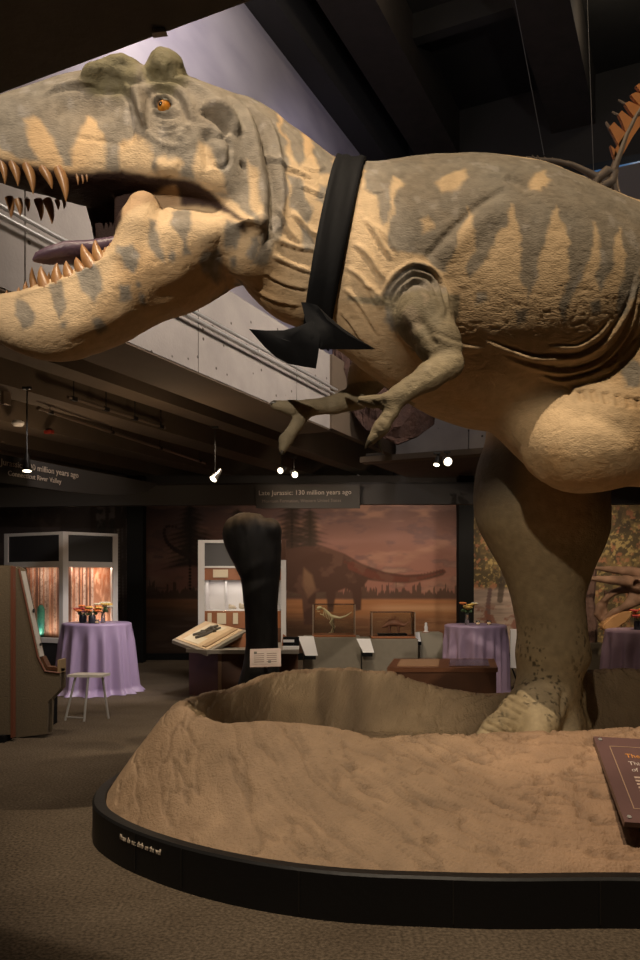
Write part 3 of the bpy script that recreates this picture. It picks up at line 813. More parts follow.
wing('bow_wing', [(249, 329, .12), (266, 331, .1), (284, 331, .06), (300, 326, 0), (312, 320, -.02), (320, 334, -.02), (319, 349, 0), (316, 369, .1), (302, 367, .12), (288, 364, .14), (276, 357, .14), (265, 347, .14)], BD, .035, .012)
wing('bow_wing', [(301, 302, 0), (308, 303, 0), (317, 306, 0), (328, 316, .02), (342, 327, .05), (358, 338, .08), (376, 349, .10), (356, 350, .1), (338, 350, .08), (320, 350, .03), (308, 330, 0)], BD, .035, .012)
s = B().sph(P(313, 330, BD + .02), .05, (.7, .6, 1.5), 16); tie_part('knot', s)
# ================================================================== the hall
def uvbox(b, u0, u1, v0, v1, z0, z1, bev=0.0):
    c = R((u0 + u1) / 2, (v0 + v1) / 2, (z0 + z1) / 2)
    b.box(c, (u1 - u0, v1 - v0, z1 - z0), ROOMROT, bev); return b
M_carpet = mat('carpet', (.135, .105, .075, 1), .95, noise=(2.2, (.105, .080, .056, 1), .2), bump=(160, .6, .01), spec=.1)
_nt = M_carpet.node_tree; _b = _nt.nodes['Principled BSDF']; _tc = [n for n in _nt.nodes if n.type == 'TEX_COORD'][0]
_n = _nt.nodes.new('ShaderNodeTexNoise'); _n.inputs['Scale'].default_value = 55; _n.inputs['Detail'].default_value = 4; _nt.links.new(_tc.outputs['Object'], _n.inputs['Vector'])
_r = _nt.nodes.new('ShaderNodeValToRGB'); _r.color_ramp.elements[0].position = .35; _r.color_ramp.elements[0].color = (.55, .55, .55, 1); _r.color_ramp.elements[1].position = .65; _r.color_ramp.elements[1].color = (1.25, 1.25, 1.25, 1)
_nt.links.new(_n.outputs['Fac'], _r.inputs['Fac'])
_mx = _nt.nodes.new('ShaderNodeMix'); _mx.data_type = 'RGBA'; _mx.blend_type = 'MULTIPLY'; _mx.inputs['Factor'].default_value = 1
_src = _b.inputs['Base Color'].links[0].from_socket
_nt.links.new(_src, _mx.inputs['A']); _nt.links.new(_r.outputs['Color'], _mx.inputs['B']); _nt.links.new(_mx.outputs['Result'], _b.inputs['Base Color'])

M_conc = mat('concrete', (.40, .36, .33, 1), .85, noise=(3, (.31, .28, .26, 1), .25), bump=(35, .25, .01))
_nt = M_conc.node_tree; _b = _nt.nodes['Principled BSDF']; _tc = [n for n in _nt.nodes if n.type == 'TEX_COORD'][0]
_v = _nt.nodes.new('ShaderNodeTexVoronoi'); _v.inputs['Scale'].default_value = 5.5; _nt.links.new(_tc.outputs['Object'], _v.inputs['Vector'])
_r = _nt.nodes.new('ShaderNodeValToRGB'); _r.color_ramp.elements[0].position = .085; _r.color_ramp.elements[0].color = (.2, .17, .15, 1); _r.color_ramp.elements[1].position = .12; _r.color_ramp.elements[1].color = (1, 1, 1, 1)
_nt.links.new(_v.outputs['Distance'], _r.inputs['Fac'])
_mx = _nt.nodes.new('ShaderNodeMix'); _mx.data_type = 'RGBA'; _mx.blend_type = 'MULTIPLY'; _mx.inputs['Factor'].default_value = 1
_src = _b.inputs['Base Color'].links[0].from_socket
_nt.links.new(_src, _mx.inputs['A']); _nt.links.new(_r.outputs['Color'], _mx.inputs['B']); _nt.links.new(_mx.outputs['Result'], _b.inputs['Base Color'])

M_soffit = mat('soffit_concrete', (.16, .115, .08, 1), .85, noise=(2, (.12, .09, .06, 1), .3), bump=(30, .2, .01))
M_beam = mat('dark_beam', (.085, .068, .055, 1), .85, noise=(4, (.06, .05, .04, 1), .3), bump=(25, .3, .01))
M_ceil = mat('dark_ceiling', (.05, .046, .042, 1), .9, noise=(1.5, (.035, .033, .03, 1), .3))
M_hallwall = mat('charcoal_wall', (.075, .07, .066, 1), .9, noise=(.6, (.06, .056, .053, 1), .3))
M_darkwall = mat('dark_wall', (.05, .045, .042, 1), .9)
M_steel = mat('brushed_steel', (.60, .59, .57, 1), .35, .6)
M_dkmetal = mat('dark_metal', (.03, .028, .026, 1), .45, .6)
M_conduit = mat('conduit', (.30, .25, .2, 1), .4, .8)
M_blackp = mat('black_panel', (.008, .008, .008, 1), .8, spec=.08)

B().box((0, 8, -.05), (44, 44, .1)).done('floor', M_carpet, kind='structure')

# balcony on the left, parapet of concrete panels
UA = -4.82
s = B()
joints = [-9, -6.4, -3.9, -1.4, 1.0, 3.05, 4.66, 6.9, 8.95, 10.56]
vq = [-9.0, -6.2, -3.4, -.6, 2.2, 4.64, 7.08, 9.42, 10.58]
for a, b in zip(vq[:-1], vq[1:]): uvbox(s, UA - .16, UA, a + .008, b - .008, 3.9, 5.0)
uvbox(s, UA - .14, UA - .03, vq[0], vq[-1], 3.92, 4.98)
s.done('wall_parapet', M_conc, kind='structure', label='pale concrete balcony parapet')
s = B(); uvbox(s, UA - .75, UA - .01, -9, 10.6, 3.88, 4.05); s.done('trim_1', M_soffit, kind='structure')
# underside of the balcony: slab and beams running along it
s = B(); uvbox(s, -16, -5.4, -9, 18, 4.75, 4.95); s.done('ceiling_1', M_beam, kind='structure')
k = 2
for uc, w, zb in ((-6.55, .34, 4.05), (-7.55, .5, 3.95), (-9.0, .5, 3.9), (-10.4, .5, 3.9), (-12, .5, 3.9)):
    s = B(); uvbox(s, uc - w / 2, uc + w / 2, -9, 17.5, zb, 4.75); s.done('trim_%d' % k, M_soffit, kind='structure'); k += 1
# upper wall behind the balcony: painted twilight sky
UM = -6.8
def sky_paint(A, Bz):
    n = fbm(A * .35, Bz * .8, seed=61, oct=5); m = fbm(A * 1.1 + 4, Bz * 2.4, seed=62, oct=4)
    t = sstep(.25, .75, .6 * n + .4 * m)[..., None]
    lo = np.array([.36, .31, .36]); hi = np.array([.62, .55, .56])
    c = lo * (1 - t) + hi * t
    return c
nu, nv = 220, 120
vv = np.linspace(-6, 18.2, nu); zz = np.linspace(4.9, 11.4, nv)
A, Zg = np.meshgrid(vv, zz, indexing='ij')
V = np.stack([UM * DU.x + A * DV.x, UM * DU.y + A * DV.y, Zg], -1)
M_paint = mat('painted_mural', rough=.85, attr='paint', spec=.2)
grid_mesh('wall_sky', V, M_paint, colors=sky_paint(A, Zg), kind='structure')
s = B(); uvbox(s, UM - .3, UM - .02, -6, 18.4, 4.7, 13); s.done('wall_left', M_darkwall, kind='structure')
s = B(); uvbox(s, UM - .02, UM + .5, -6, 18.4, 11.4, 13); s.done('wall_upper', M_darkwall, kind='structure')
# high ceiling with beams
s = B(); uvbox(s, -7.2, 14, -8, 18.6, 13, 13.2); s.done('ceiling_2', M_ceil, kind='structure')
for i in range(5):
    u0 = -5.96 + 3.1 * i
    s = B(); uvbox(s, u0, u0 + .95, -8, 18.4, 11.9, 13); s.done('trim_%d' % k, M_beam, kind='structure'); k += 1
for v_ in (4, 9.5, 15):
    s = B(); uvbox(s, -6.3, 14, v_ - .12, v_ + .12, 12.5, 13); s.done('trim_%d' % k, M_ceil, kind='structure'); k += 1
s = B(); uvbox(s, -7.2, 16, 18.4, 18.7, 3.95, 13.1); s.done('wall_back', M_hallwall, kind='structure')
# second balcony, across the hall
VB = 13.1
s = B()
for a, b in ((-4.72, -3.42), (-3.40, -1.0), (-.98, 1.4), (1.42, 3.8), (3.82, 6.2), (6.22, 8.6), (8.62, 12)): uvbox(s, a, b, VB, VB + .16, 3.9, 5.0)
uvbox(s, -4.7, 12, VB + .03, VB + .14, 3.92, 4.98)
s.done('wall_gallery', M_conc, kind='structure', label='concrete parapet of the far gallery')
s = B(); uvbox(s, -5.4, 12, VB - .04, VB + .25, 3.80, 3.9); s.done('trim_%d' % k, M_soffit, kind='structure'); k += 1
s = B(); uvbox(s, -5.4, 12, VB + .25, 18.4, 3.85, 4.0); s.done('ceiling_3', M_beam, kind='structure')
s = B(); uvbox(s, -4.9, -4.78, 10.5, 13.2, 3.9, 5.0); s.done('trim_%d' % k, M_soffit, kind='structure'); k += 1
# beam that crosses overhead just in front of the camera
s = B(); uvbox(s, -6, 6, 1.40, 1.753, 3.112, 3.30, .006); s.done('trim_%d' % k, mat('rough_concrete_beam', (.26, .25, .24, 1), .9, noise=(5, (.20, .19, .185, 1), .3), bump=(30, .4, .01)), kind='structure'); k += 1
# outer walls
B().box((-9.2, 5, 2.3), (.2, 26, 4.8)).done('wall_side', M_darkwall, kind='structure')
B().box((11, 5, 6.5), (.2, 28, 13)).done('wall_right', M_darkwall, kind='structure')
B().box((1, -7.8, 6.5), (22, .2, 13)).done('wall_rear', M_darkwall, kind='structure')

# rail along the parapet
r = thing('handrail', 'double steel handrail bolted along the concrete balcony parapet', 'handrail', R(UA + .07, 6, 4.4))
def rel(o, pts): return [Vector(p) - o.location for p in pts]
for dz in (.0, .075):
    B().tube(rel(r, [R(UA + .09, -3, 4.40 + dz), R(UA + .09, 4, 4.40 + dz), R(UA + .09, 10.55, 4.40 + dz)]), .02, 10).done('rail', M_steel, r, True)
for v_ in (3.4, 5.86, 8.25, 10.0):
    B().cyl(r.matrix_world @ (R(UA, v_, 4.437) - r.location), R(UA + .09, v_, 4.437) - r.location, .016).done('bracket', M_steel, r, True)

# blue glazed strip high on the back wall
M_blue = mat('blue_daylight_glass', (.05, .12, .25, 1), .2, emit=(.12, .30, .62, 1), strength=.3)
w0 = P(590, 178, 1.0)
def on_back(px, z=None, py=None):
    kx = (px - CX) / F; Y = 18.38 / (.4286 * kx + .9035)
    return Vector((kx * Y, Y, EYE + (HY - py) / F * Y))
def on_v(px, py, v):
    kx = (px - CX) / F; Y = v / (.4286 * kx + .9035)
    return Vector((kx * Y, Y, EYE + (HY - py) / F * Y))
a = on_back(588, py=180); ua = a.dot(DU)
wz = a.z
s = B(); uvbox(s, ua - .1, ua + 6, 18.3, 18.4, wz - .62, wz + .3); wn = s.done('window_1', mat('window_frame_navy', (.02, .03, .05, 1), .5), kind='structure')
s = B(); uvbox(s, ua, ua + 6, 18.28, 18.3, wz + .02, wz + .13); s.done('window_pane', M_blue, wn)
s = B(); uvbox(s, ua, ua + 6, 18.28, 18.3, wz - .42, wz - .28); s.done('window_pane', M_blue, wn)
# pale parapet on the far side of the hall below it
s = B(); uvbox(s, ua - 1.6, ua + 6, 17.0, 17.2, wz - 2.6, wz - .55); s.done('wall_far', mat('far_concrete', (.30, .27, .26, 1), .9), kind='structure')

# ------------------------------------------------------------------ murals on the ground floor wall
YM = 16.5
def cl(r, g, b): return lin((r, g, b)) 
def mural(name, px0, px1, py0, py1, func, nu, nv, Y=YM, **kw):
    a = np.linspace(px0, px1, nu); b = np.linspace(py1, py0, nv)
    PX, PY = np.meshgrid(a, b, indexing='ij')
    V = np.stack([(PX - CX) / F * Y, np.full(PX.shape, Y), EYE + (HY - PY) / F * Y], -1)
    return grid_mesh(name, V, M_paint, colors=np.clip(func(PX, PY), .003, .9), **kw)
def over(c, mask, col, noise=None):
    m = np.clip(mask, 0, 1)[..., None]; col = np.asarray(col, float)
    return c * (1 - m) + col * m
def pm(x, y, poly, soft=1.2): return sstep(soft, -soft, polydist(x, y, poly))
def ln(x, y, pts, w0, w1=None, soft=.8):
    """tapering stroke"""
    w1 = w0 if w1 is None else w1; m = np.zeros(x.shape); n = len(pts)
    q = crv(pts, 3); n = len(q)
    for i, (a, b) in enumerate(q):
        w = w0 + (w1 - w0) * i / (n - 1); m = np.maximum(m, sstep(w + soft, w - soft, np.hypot(x - a, y - b)))
    return m
def sunset(x, y):
    n1 = fbm(x * .02, y * .07, seed=71, oct=5); n2 = fbm(x * .05 + 7, y * .14, seed=72, oct=4); n3 = fbm(x * .15, y * .3, seed=73, oct=3)
    c = np.ones(x.shape + (3,)) * np.array([.24, .12, .095])
    t = np.clip((y - 505) / 75, 0, 1)[..., None]
    c = np.array([.155, .095, .085]) * (1 - t) + np.array([.33, .155, .115]) * t
    c = over(c, sstep(.48, .66, n1) * .7, (.38, .21, .15)); c = over(c, sstep(.52, .7, n2) * .6, (.13, .085, .085))
    c = over(c, sstep(.6, .75, n2) * sstep(555, 575, y) * .5, (.5, .3, .2))
    # distant tree line
    top = 585 + 6 * vnoise(x * .35, 0 * y, seed=5) + 5 * vnoise(x * .9, 0 * y, seed=6) - 7 * (vnoise(x * .5, 0 * y, seed=9) > .72)
    c = over(c, sstep(-1, 1.5, y - top) * sstep(602, 597, y) * .8, (.075, .05, .035))
    # water, bright bands
    wt = sstep(598, 601, y)
    wc = np.array([.42, .19, .085]) * (1 + .5 * (fbm(x * .03, y * .5, seed=77) - .5))[..., None]
    c = over(c, wt, (.0, .0, .0)); c = c + wt[..., None] * wc
    c = over(c, np.exp(-((y - 608) / 3.5) ** 2) * sstep(350, 400, x) * .8, (.62, .36, .2))
    c = over(c, sstep(612, 622, y) * .75, np.array([.2, .1, .06])); c = over(c, sstep(.5, .62, fbm(x * .05, y * .4, seed=79)) * sstep(610, 620, y) * .7, (.36, .19, .10))
    # darker shore and left side
    c = over(c, sstep(612, 640, y + .12 * (360 - x)) * sstep(430, 330, x) * .8, (.05, .032, .022))
    # conifers
    def tree(c, tx, ty, h, w, col, seed):
        for i in range(int(h / 4.5)):
            yy = ty + i * 4.5; ww = w * (.25 + .75 * min(1, i * 4.5 / h + .15)) * (.7 + .6 * vnoise(np.array(i * 1.7), np.array(seed * 3.1)))
            c = over(c, sstep(1, -.4, np.abs((x - tx) / ww) + np.abs(y - yy - .25 * np.abs(x - tx)) / 3.4 - .75 - .7 * (n3 - .5)) * .9, col)
        return over(c, ln(x, y, [(tx, ty), (tx, ty + h * 1.3)], 1.4), col)
    c = tree(c, 190, 508, 62, 24, (.035, .026, .02), 1); c = tree(c, 292, 504, 60, 24, (.04, .027, .02), 2); c = tree(c, 310, 512, 50, 18, (.05, .035, .026), 3); c = tree(c, 238, 512, 58, 20, (.05, .035, .026), 4)
    # long-necked reptile walking to the right
    body = (.095, .050, .036)
    bp = [(240, 566), (262, 556), (285, 549), (305, 546), (325, 547), (345, 554), (362, 564), (385, 572), (405, 575), (425, 574), (437, 571), (443, 569), (446, 572), (443, 575), (430, 579), (408, 583), (385, 582), (368, 580), (362, 588), (361, 610), (355, 611), (352, 592), (346, 588), (336, 592), (333, 612), (328, 612), (326, 592), (316, 592), (314, 625), (304, 625), (302, 595), (285, 590), (262, 588), (240, 582)]
    c = over(c, pm(x, y, bp), body)
    c = over(c, ln(x, y, [(352, 566), (380, 577), (408, 579.5), (432, 575), (444, 571)], 4.6, 1.2), (.15, .055, .038))
    c = over(c, ln(x, y, [(345, 562), (372, 571), (408, 576), (440, 570)], 1.6, .6) * .8, (.13, .05, .035))
    c = over(c, pm(x, y, [(304, 568), (312, 575), (316, 590), (308, 598), (302, 585)], 2) * .7, (.30, .17, .10))
    c = over(c, sstep(.55, .7, fbm(x * .08, y * .1, seed=85)) * pm(x, y, bp) * .5, (.17, .09, .065))
    # another one far left, tail and neck curling up
    c = over(c, ln(x, y, [(208, 562), (190, 556), (176, 550), (166, 540), (164, 532), (168, 526), (176, 527)], 3.5, 1.2), (.06, .035, .028))
    c = over(c, sstep(.5, .7, fbm(x * .02, y * .25, seed=88)) * sstep(575, 590, y) * sstep(260, 200, x) * .6, (.16, .10, .075))
    v = .28 + .72 * sstep(170, 340, x)                                            # colour gets darker towards the left end
    return c * v[..., None]
def autumn(x, y):
    n = fbm(x * .12, y * .12, seed=91, oct=5); n2 = fbm(x * .35, y * .35, seed=92, oct=3); n3 = fbm(x * .04, y * .05, seed=93)
    c = np.ones(x.shape + (3,)) * np.array([.10, .075, .04])
    c = over(c, sstep(.45, .6, n) * .8, (.24, .165, .07)); c = over(c, sstep(.58, .7, n2) * .8, (.46, .33, .13)); c = over(c, sstep(.6, .72, n3) * .6, (.06, .045, .03))
    c = over(c, sstep(.62, .7, fbm(x * .22 + 50, y * .22, seed=94)) * .7, (.40, .17, .09))
    # stream bank on the left half
    wt = sstep(586, 592, y) * sstep(545, 525, x)
    wc = np.array([.33, .25, .2]) * (1 + .9 * (fbm(x * .04, y * .45, seed=96) - .5))[..., None]
    c = over(c, wt, (0, 0, 0)) + wt[..., None] * wc
    c = over(c, ln(x, y, [(489, 646), (488, 610), (490, 590)], 3.4, 2.2) * .9, (.12, .075, .07))
    c = over(c, sstep(.52, .66, fbm(x * .14, y * .16, seed=98)) * sstep(600, 612, y) * sstep(545, 520, x) * .85, (.20, .08, .055))
    c = over(c, sstep(520, 500, y) * .65, (.05, .038, .028))
    c = over(c, ln(x, y, [(500, 500), (504, 560), (500, 600)], 4, 3) * .8, (.06, .045, .035))
    return c
def nightwood(x, y):
    n = fbm(x * .06, y * .06, seed=101, oct=5)
    c = np.ones(x.shape + (3,)) * np.array([.06, .048, .046])
    c = over(c, sstep(.5, .65, n) * .7, (.10, .075, .07)); c = over(c, sstep(.45, .6, fbm(x * .11, y * .09, seed=102)) * sstep(80, 100, x) * .9, (.018, .016, .013))
    for tx, w in ((93, 3), (107, 2), (118, 3.5), (124, 2)): c = over(c, ln(x, y, [(tx, 500), (tx + 2, 660)], w), (.03, .022, .018))
    c = over(c, ln(x, y, [(118, 530), (119, 600)], 1.2) * .6, (.16, .13, .10))
    return c
B().box(((-8.5 + 10.9) / 2, YM + .12, 1.95), (19.4, .2, 3.9)).done('wall_exhibit', M_darkwall, kind='structure')
for nm, a, b, f, nu, lab in (('mural', 142, 459, sunset, 560, 'dim sunset mural with a long-necked dinosaur on the back wall'), ('mural', 471, 760, autumn, 420, 'mural of yellow autumn foliage and a stream behind the thick dinosaur leg'),
                             ('mural', -80, 130, nightwood, 260, 'almost black woodland mural behind the white display case at left')):
    mural(nm, a, b, 488, 659.6, f, nu, 260 if f is sunset else 220, Y=YM - .02, label=lab, cat='mural', group='painted murals round the exhibit wall')
for (a, b, q) in ((128, 144, 1), (458, 473, 2)):
    x0, x1 = (a - CX) / F * 15.9, (b - CX) / F * 15.9
    B().box(((x0 + x1) / 2, 15.95, 1.9), (x1 - x0, .3, 3.8), 0, .01).done('trim_%d' % k, M_blackp, kind='structure'); k += 1
B().box((1.2, YM - .06, .07), (19, .06, .14)).done('baseboard_back', M_blackp, kind='structure')

# ------------------------------------------------------------------ lettering
_font_cache = {}
def lettering(body, size, loc, xdir, ydir, m, parent=None, name='lettering', extrude=.002, align='LEFT', xscale=1.0, **kw):
    cu = bpy.data.curves.new(name, 'FONT'); cu.body = body; cu.size = size; cu.extrude = extrude; cu.align_x = align; cu.align_y = 'BOTTOM'; cu.resolution_u = 2
    t = bpy.data.objects.new('tmp', cu); COL.objects.link(t); bpy.context.view_layer.update()
    me = bpy.data.meshes.new_from_object(t.evaluated_get(bpy.context.evaluated_depsgraph_get()))
    bpy.data.objects.remove(t); bpy.data.curves.remove(cu)
    X = Vector(xdir).normalized(); Yd = Vector(ydir); Yd = (Yd - X * Yd.dot(X)).normalized(); Zd = X.cross(Yd)
    base = parent.location if parent is not None and parent.type == 'EMPTY' else Vector()
    for v in me.vertices: v.co = Vector(loc) - base + X * (v.co.x * xscale) + Yd * v.co.y + Zd * v.co.z
    me.materials.clear(); me.materials.append(m); me.name = name
    o = bpy.data.objects.new(name, me)
    return link(o, parent, **kw)
M_letter = mat('cream_letters', (.55, .47, .38, 1), .6)
M_letterdim = mat('faded_letters', (.22, .17, .13, 1), .7)
M_fascia = mat('fascia_paint', (.075, .066, .058, 1), .8, noise=(1.2, (.062, .054, .048, 1), .3))

# long curved fascia over the murals
nseg = 60
xs = np.linspace(-8.95, 9.5, nseg); ys = 14.05 + .010 * (xs - 1.5) ** 2 * (xs < 1.5)
V = np.zeros((nseg, 5, 3))
prof = [(0, 3.04), (0, 3.40), (.06, 3.44), (.16, 3.44), (.16, 3.04)]
for j, (dy, z) in enumerate(prof): V[:, j] = np.stack([xs, ys + dy, np.full(nseg, z) + .0], 1)
V = np.concatenate([V, V[:, :1]], 1)
fa = grid_mesh('trim_%d' % k, V, M_fascia, smooth=False, kind='structure', label='curved brown fascia over the murals'); k += 1
sg = thing('period_sign', 'brown name board reading Late Jurassic on the curved fascia over the sunset mural', 'sign', P(308, 497, 13.9))
B().box((0, .03, 0), (1.86, .03, .40), 0, .004).done('board', mat('sign_board', (.06, .05, .04, 1), .7), sg)
lettering('Late Jurassic: 130 million years ago', .118, P(258.5, 496.5, 13.91), (1, 0, 0.012), (0, 0, 1), M_letter, sg)
lettering('Morrison Formation, Western United States', .078, P(262, 503.5, 13.91), (1, 0, 0.012), (0, 0, 1), M_letterdim, sg)

# hanging board on the left, running along the balcony with a tapering end
lb = thing('period_sign', 'long dark hanging board with the Connecticut River Valley heading, ceiling at far left', 'sign', Vector((-3.69, 9, 2.9)))
o0 = Vector((-3.69, 9, 0))
pts = []
for (t, z) in ((-2.6, 2.77), (-1.2, 2.77), (0, 2.77), (1.0, 2.78), (1.75, 2.81), (2.3, 2.87), (2.7, 2.96), (2.95, 3.09), (2.9, 3.10), (0, 3.10), (-2.6, 3.10)):
    pts.append(o0 + DV * t + Vector((0, 0, z)) - lb.location)
B().prism(pts, -DU * .05).done('board', mat('dark_board', (.022, .019, .017, 1), .85, spec=.05), lb)
q0 = o0 + DU * .012
lettering('Jurassic: 200 million years ago', .105, q0 + DV * .0 + Vector((0, 0, 2.955)), DV, (0, 0, 1), M_letterdim, lb)
lettering('Connecticut River Valley', .085, q0 + DV * .10 + Vector((0, 0, 2.85)), DV, (0, 0, 1), M_letterdim, lb)

# ================================================================== rock base with black kerb
CXM, CYM = 1.6, 5.55
OUT = [(1.484, 3.617, 0), (.605, 3.628, 0), (.047, 3.70, 0), (-.294, 3.817, 0), (-.613, 3.987, 0), (-.919, 4.216, 0), (-1.217, 4.52, 0), (-1.42, 4.86, 0), (-1.49, 5.2, 0), (-1.47, 5.6, 0), (-1.3, 6.2, 0), (-.85, 6.8, 0), (-.1, 7.2, 0), (1.5, 7.45, 0), (3, 7.45, 0), (4.3, 7.2, 0), (5.2, 6.4, 0), (5.3, 5.2, 0), (4.7, 4.2, 0), (3.6, 3.75, 0), (2.5, 3.63, 0)]
RIM = [(-.96, 5.35, .80), (-.82, 5.05, .77), (-.62, 4.86, .735), (-.35, 4.72, .785), (0, 4.64, .77), (.20, 4.62, .715), (.33, 4.6, .68), (.6, 4.6, .71), (1.1, 4.6, .73), (1.9, 4.6, .76), (3, 4.7, .8), (4, 5.0, .85), (4.4, 5.7, .9), (4, 6.4, .9), (2.7, 6.55, .9), (2.25, 6.58, .88), (1.95, 6.58, .72), (1.55, 6.58, .69), (1.2, 6.58, .71), (.85, 6.58, .77), (.5, 6.58, .89), (.2, 6.58, .895), (-.2, 6.52, .88), (-.43, 6.38, .85), (-.7, 6.0, .80), (-.9, 5.65, .795)]
NT = 1200
th = np.linspace(-np.pi, np.pi, NT, endpoint=False)
def loop(pts, smooth):
    p = np.array(pts); a = np.arctan2(p[:, 1] - CYM, p[:, 0] - CXM); o = np.argsort(a); a = a[o]; p = p[o]
    aa = np.r_[a[-3:] - 2 * np.pi, a, a[:3] + 2 * np.pi]
    r = np.hypot(p[:, 0] - CXM, p[:, 1] - CYM); rr = np.r_[r[-3:], r, r[:3]]; z = np.r_[p[-3:, 2], p[:, 2], p[:3, 2]]
    R_ = pchip(aa, rr, th); Z_ = pchip(aa, z, th)
    for _ in range(smooth):
        R_ = (np.roll(R_, 1) + R_ * 2 + np.roll(R_, -1)) / 4; Z_ = (np.roll(Z_, 1) + Z_ * 2 + np.roll(Z_, -1)) / 4
    return R_, Z_
RO, _ = loop(OUT, 36); RR, ZR = loop(RIM, 36)
KH = .235; KW = .075
prof = []                                                   # (radius, height) for each step of the section
for t in np.linspace(0, 1, 100):
    r = (RO - KW + .02) + (RR - RO + KW - .02) * t
    z = KH - .05 + (ZR - KH + .05) * (1 - (1 - t) ** 1.3)
    prof.append((r, z))
FL = .395
for t in np.linspace(0.03, 1, 50):
    r = RR - .02 - .34 * t ** 1.2
    z = ZR + (FL - ZR) * sstep(0, 1, t)
    prof.append((r, z))
for t in np.linspace(.1, 1, 16):
    r = (RR - .36) * (1 - t) + .01
    prof.append((r, np.full(NT, FL) + 0 * r))
Rm = np.array([p[0] for p in prof]).T; Zm = np.array([p[1] for p in prof]).T
for _ in range(14): Zm[:, 1:-1] = (Zm[:, :-2] + 2 * Zm[:, 1:-1] + Zm[:, 2:]) / 4
Xm = CXM + Rm * np.cos(th)[:, None]; Ym = CYM + Rm * np.sin(th)[:, None]
w_ = sstep(0, 8, np.arange(Rm.shape[1]))[None, :] * (Rm > .3)
Zm = Zm + w_ * ((fbm(Xm * 2.2, Ym * 2.2, Zm * 2, 111, 4) - .5) * np.where(np.arange(Rm.shape[1]) > 130, .01, .07)[None, :])
# wind-combed creases running along the slope
ru = fbm(th[:, None] * 5 + 0 * Rm, Rm * 9, seed=113, oct=4)
cr1 = sstep(.045, 0, np.abs(fbm(th[:, None] * 4, Rm * 22 + 3 + 1.2 * fbm(Xm * 2, Ym * 2, seed=114), seed=115, oct=2) - .5)) * sstep(-1, .6, Xm)
Zm = Zm - w_ * .016 * sstep(.05, 0, np.abs(ru - .5)) - w_ * .013 * cr1
Zm = Zm - w_ * .006 * sstep(.07, 0, np.abs(fbm(th[:, None] * 13 + 2, Rm * 17 + 2 * fbm(Xm * 3, Ym * 3, seed=118), seed=116, oct=4) - .5)) * sstep(.35, .6, fbm(Xm * 1.3, Ym * 1.3, seed=119))
Zm = Zm - w_ * .0025 * sstep(.08, 0, np.abs(fbm(th[:, None] * 30, Rm * 30, seed=126, oct=3) - .5))
Zm = Zm + w_ * (fbm(Xm * 22, Ym * 22, Zm * 22, 117, 3) - .5) * .006
n1 = fbm(Xm * 1.6, Ym * 1.6, Zm * 3, 121, 4); n2 = fbm(Xm * 9, Ym * 9, Zm * 9, 122, 4); n3 = fbm(Xm * 4, Ym * 4, Zm * 1.2, 123, 3)
cM = np.array([.33, .225, .14]) * (1 + .5 * (n1 - .5))[..., None] * (1 + .5 * (n2 - .5))[..., None]
cM = cM * (1 - .30 * cr1 * w_)[..., None] * (1 - .25 * sstep(.05, 0, np.abs(ru - .5)))[..., None]
red = (sstep(.3, 1.6, Xm) * sstep(5, 4.4, Ym))[..., None]
cM = cM * (1 - red) + cM * np.array([1.02, .93, .9]) * red
inner = (np.arange(Rm.shape[1]) > 104)[None, :] & (Rm > 0)
cI = np.array([.34, .25, .155]) * (1 + .6 * (n1 - .5))[..., None] * (1 + .5 * (n2 - .5))[..., None]
cM = np.where(inner[..., None], cI, cM)
# dark stains down the inside of the back wall
for sx, sw in ((.28, .13), (.05, .05), (-.55, .16)):
    st = np.exp(-((Xm + .25 * (n3 - .5) - sx) / sw) ** 2) * inner * (Ym > 5.6) * (.55 + .6 * n2)
    cM = over(cM, st * .75, (.085, .055, .032))
cM = over(cM, sstep(.56, .7, n3) * sstep(-.4, -.7, Xm) * .35 * (Ym < 6), (.20, .125, .07))
M_rock = mat('sculpted_rock', rough=.62, attr='paint', spec=.4, bump=(70, .8, .012))
rock = grid_mesh('rock_base', np.stack([Xm, Ym, Zm], -1), M_rock, colors=np.clip(cM, .01, .9), closed_u=True,
                 label='big sandy brown rock base with a hollow top and a black kerb, carrying the dinosaur', cat='sculpted base')
M_kerb = mat('kerb_black', (.006, .006, .0065, 1), .5, spec=.3, bump=(30, .15, .01))
kp = [(RO, 0), (RO, KH - .012), (RO - .012, KH), (RO - KW, KH), (RO - KW - .01, KH - .012), (RO - KW - .01, .02)]
Vk = np.stack([np.stack([CXM + r * np.cos(th), CYM + r * np.sin(th), np.full(NT, z)], -1) for r, z in kp], 1)
kerb = grid_mesh('kerb', Vk, M_kerb, rock, closed_u=True, smooth=False, label='black kerb')
# joints of the kerb facing
def kerb_at(x, z, off=.003):
    """point on the outer kerb face at a given X on the front"""
    xs_ = CXM + RO * np.cos(th); ys_ = CYM + RO * np.sin(th); f = ys_ < 5.3
    o = np.argsort(xs_[f]); y = np.interp(x, xs_[f][o], ys_[f][o]); y2 = np.interp(x + .01, xs_[f][o], ys_[f][o])
    t = Vector((.01, y2 - y, 0)).normalized(); n = Vector((t.y, -t.x, 0))
    return Vector((x, y, z)) + n * off, t, n
p, t, n = kerb_at(-1.13, .135)
x = -1.13
for word in 'Please do not climb on the wall'.split():
    p, t, n = kerb_at(x, .148)
    o = lettering(word, .043, p, t, (0, 0, 1), M_letter, kerb, name='lettering', xscale=.62, label='white kerb lettering')
    vx = [(v.co - p).dot(t) for v in o.data.vertices]; x += (max(vx) + .017) * t.x
for xx in (-1.02, -.72, -.1, .62, 1.3):
    p, t, n = kerb_at(xx, .1); s = B()
    s.box(p + Vector((0, 0, .02)), (.006, .004, .2), math.atan2(t.y, t.x)); s.done('panel_joint', M_dkmetal, kerb)

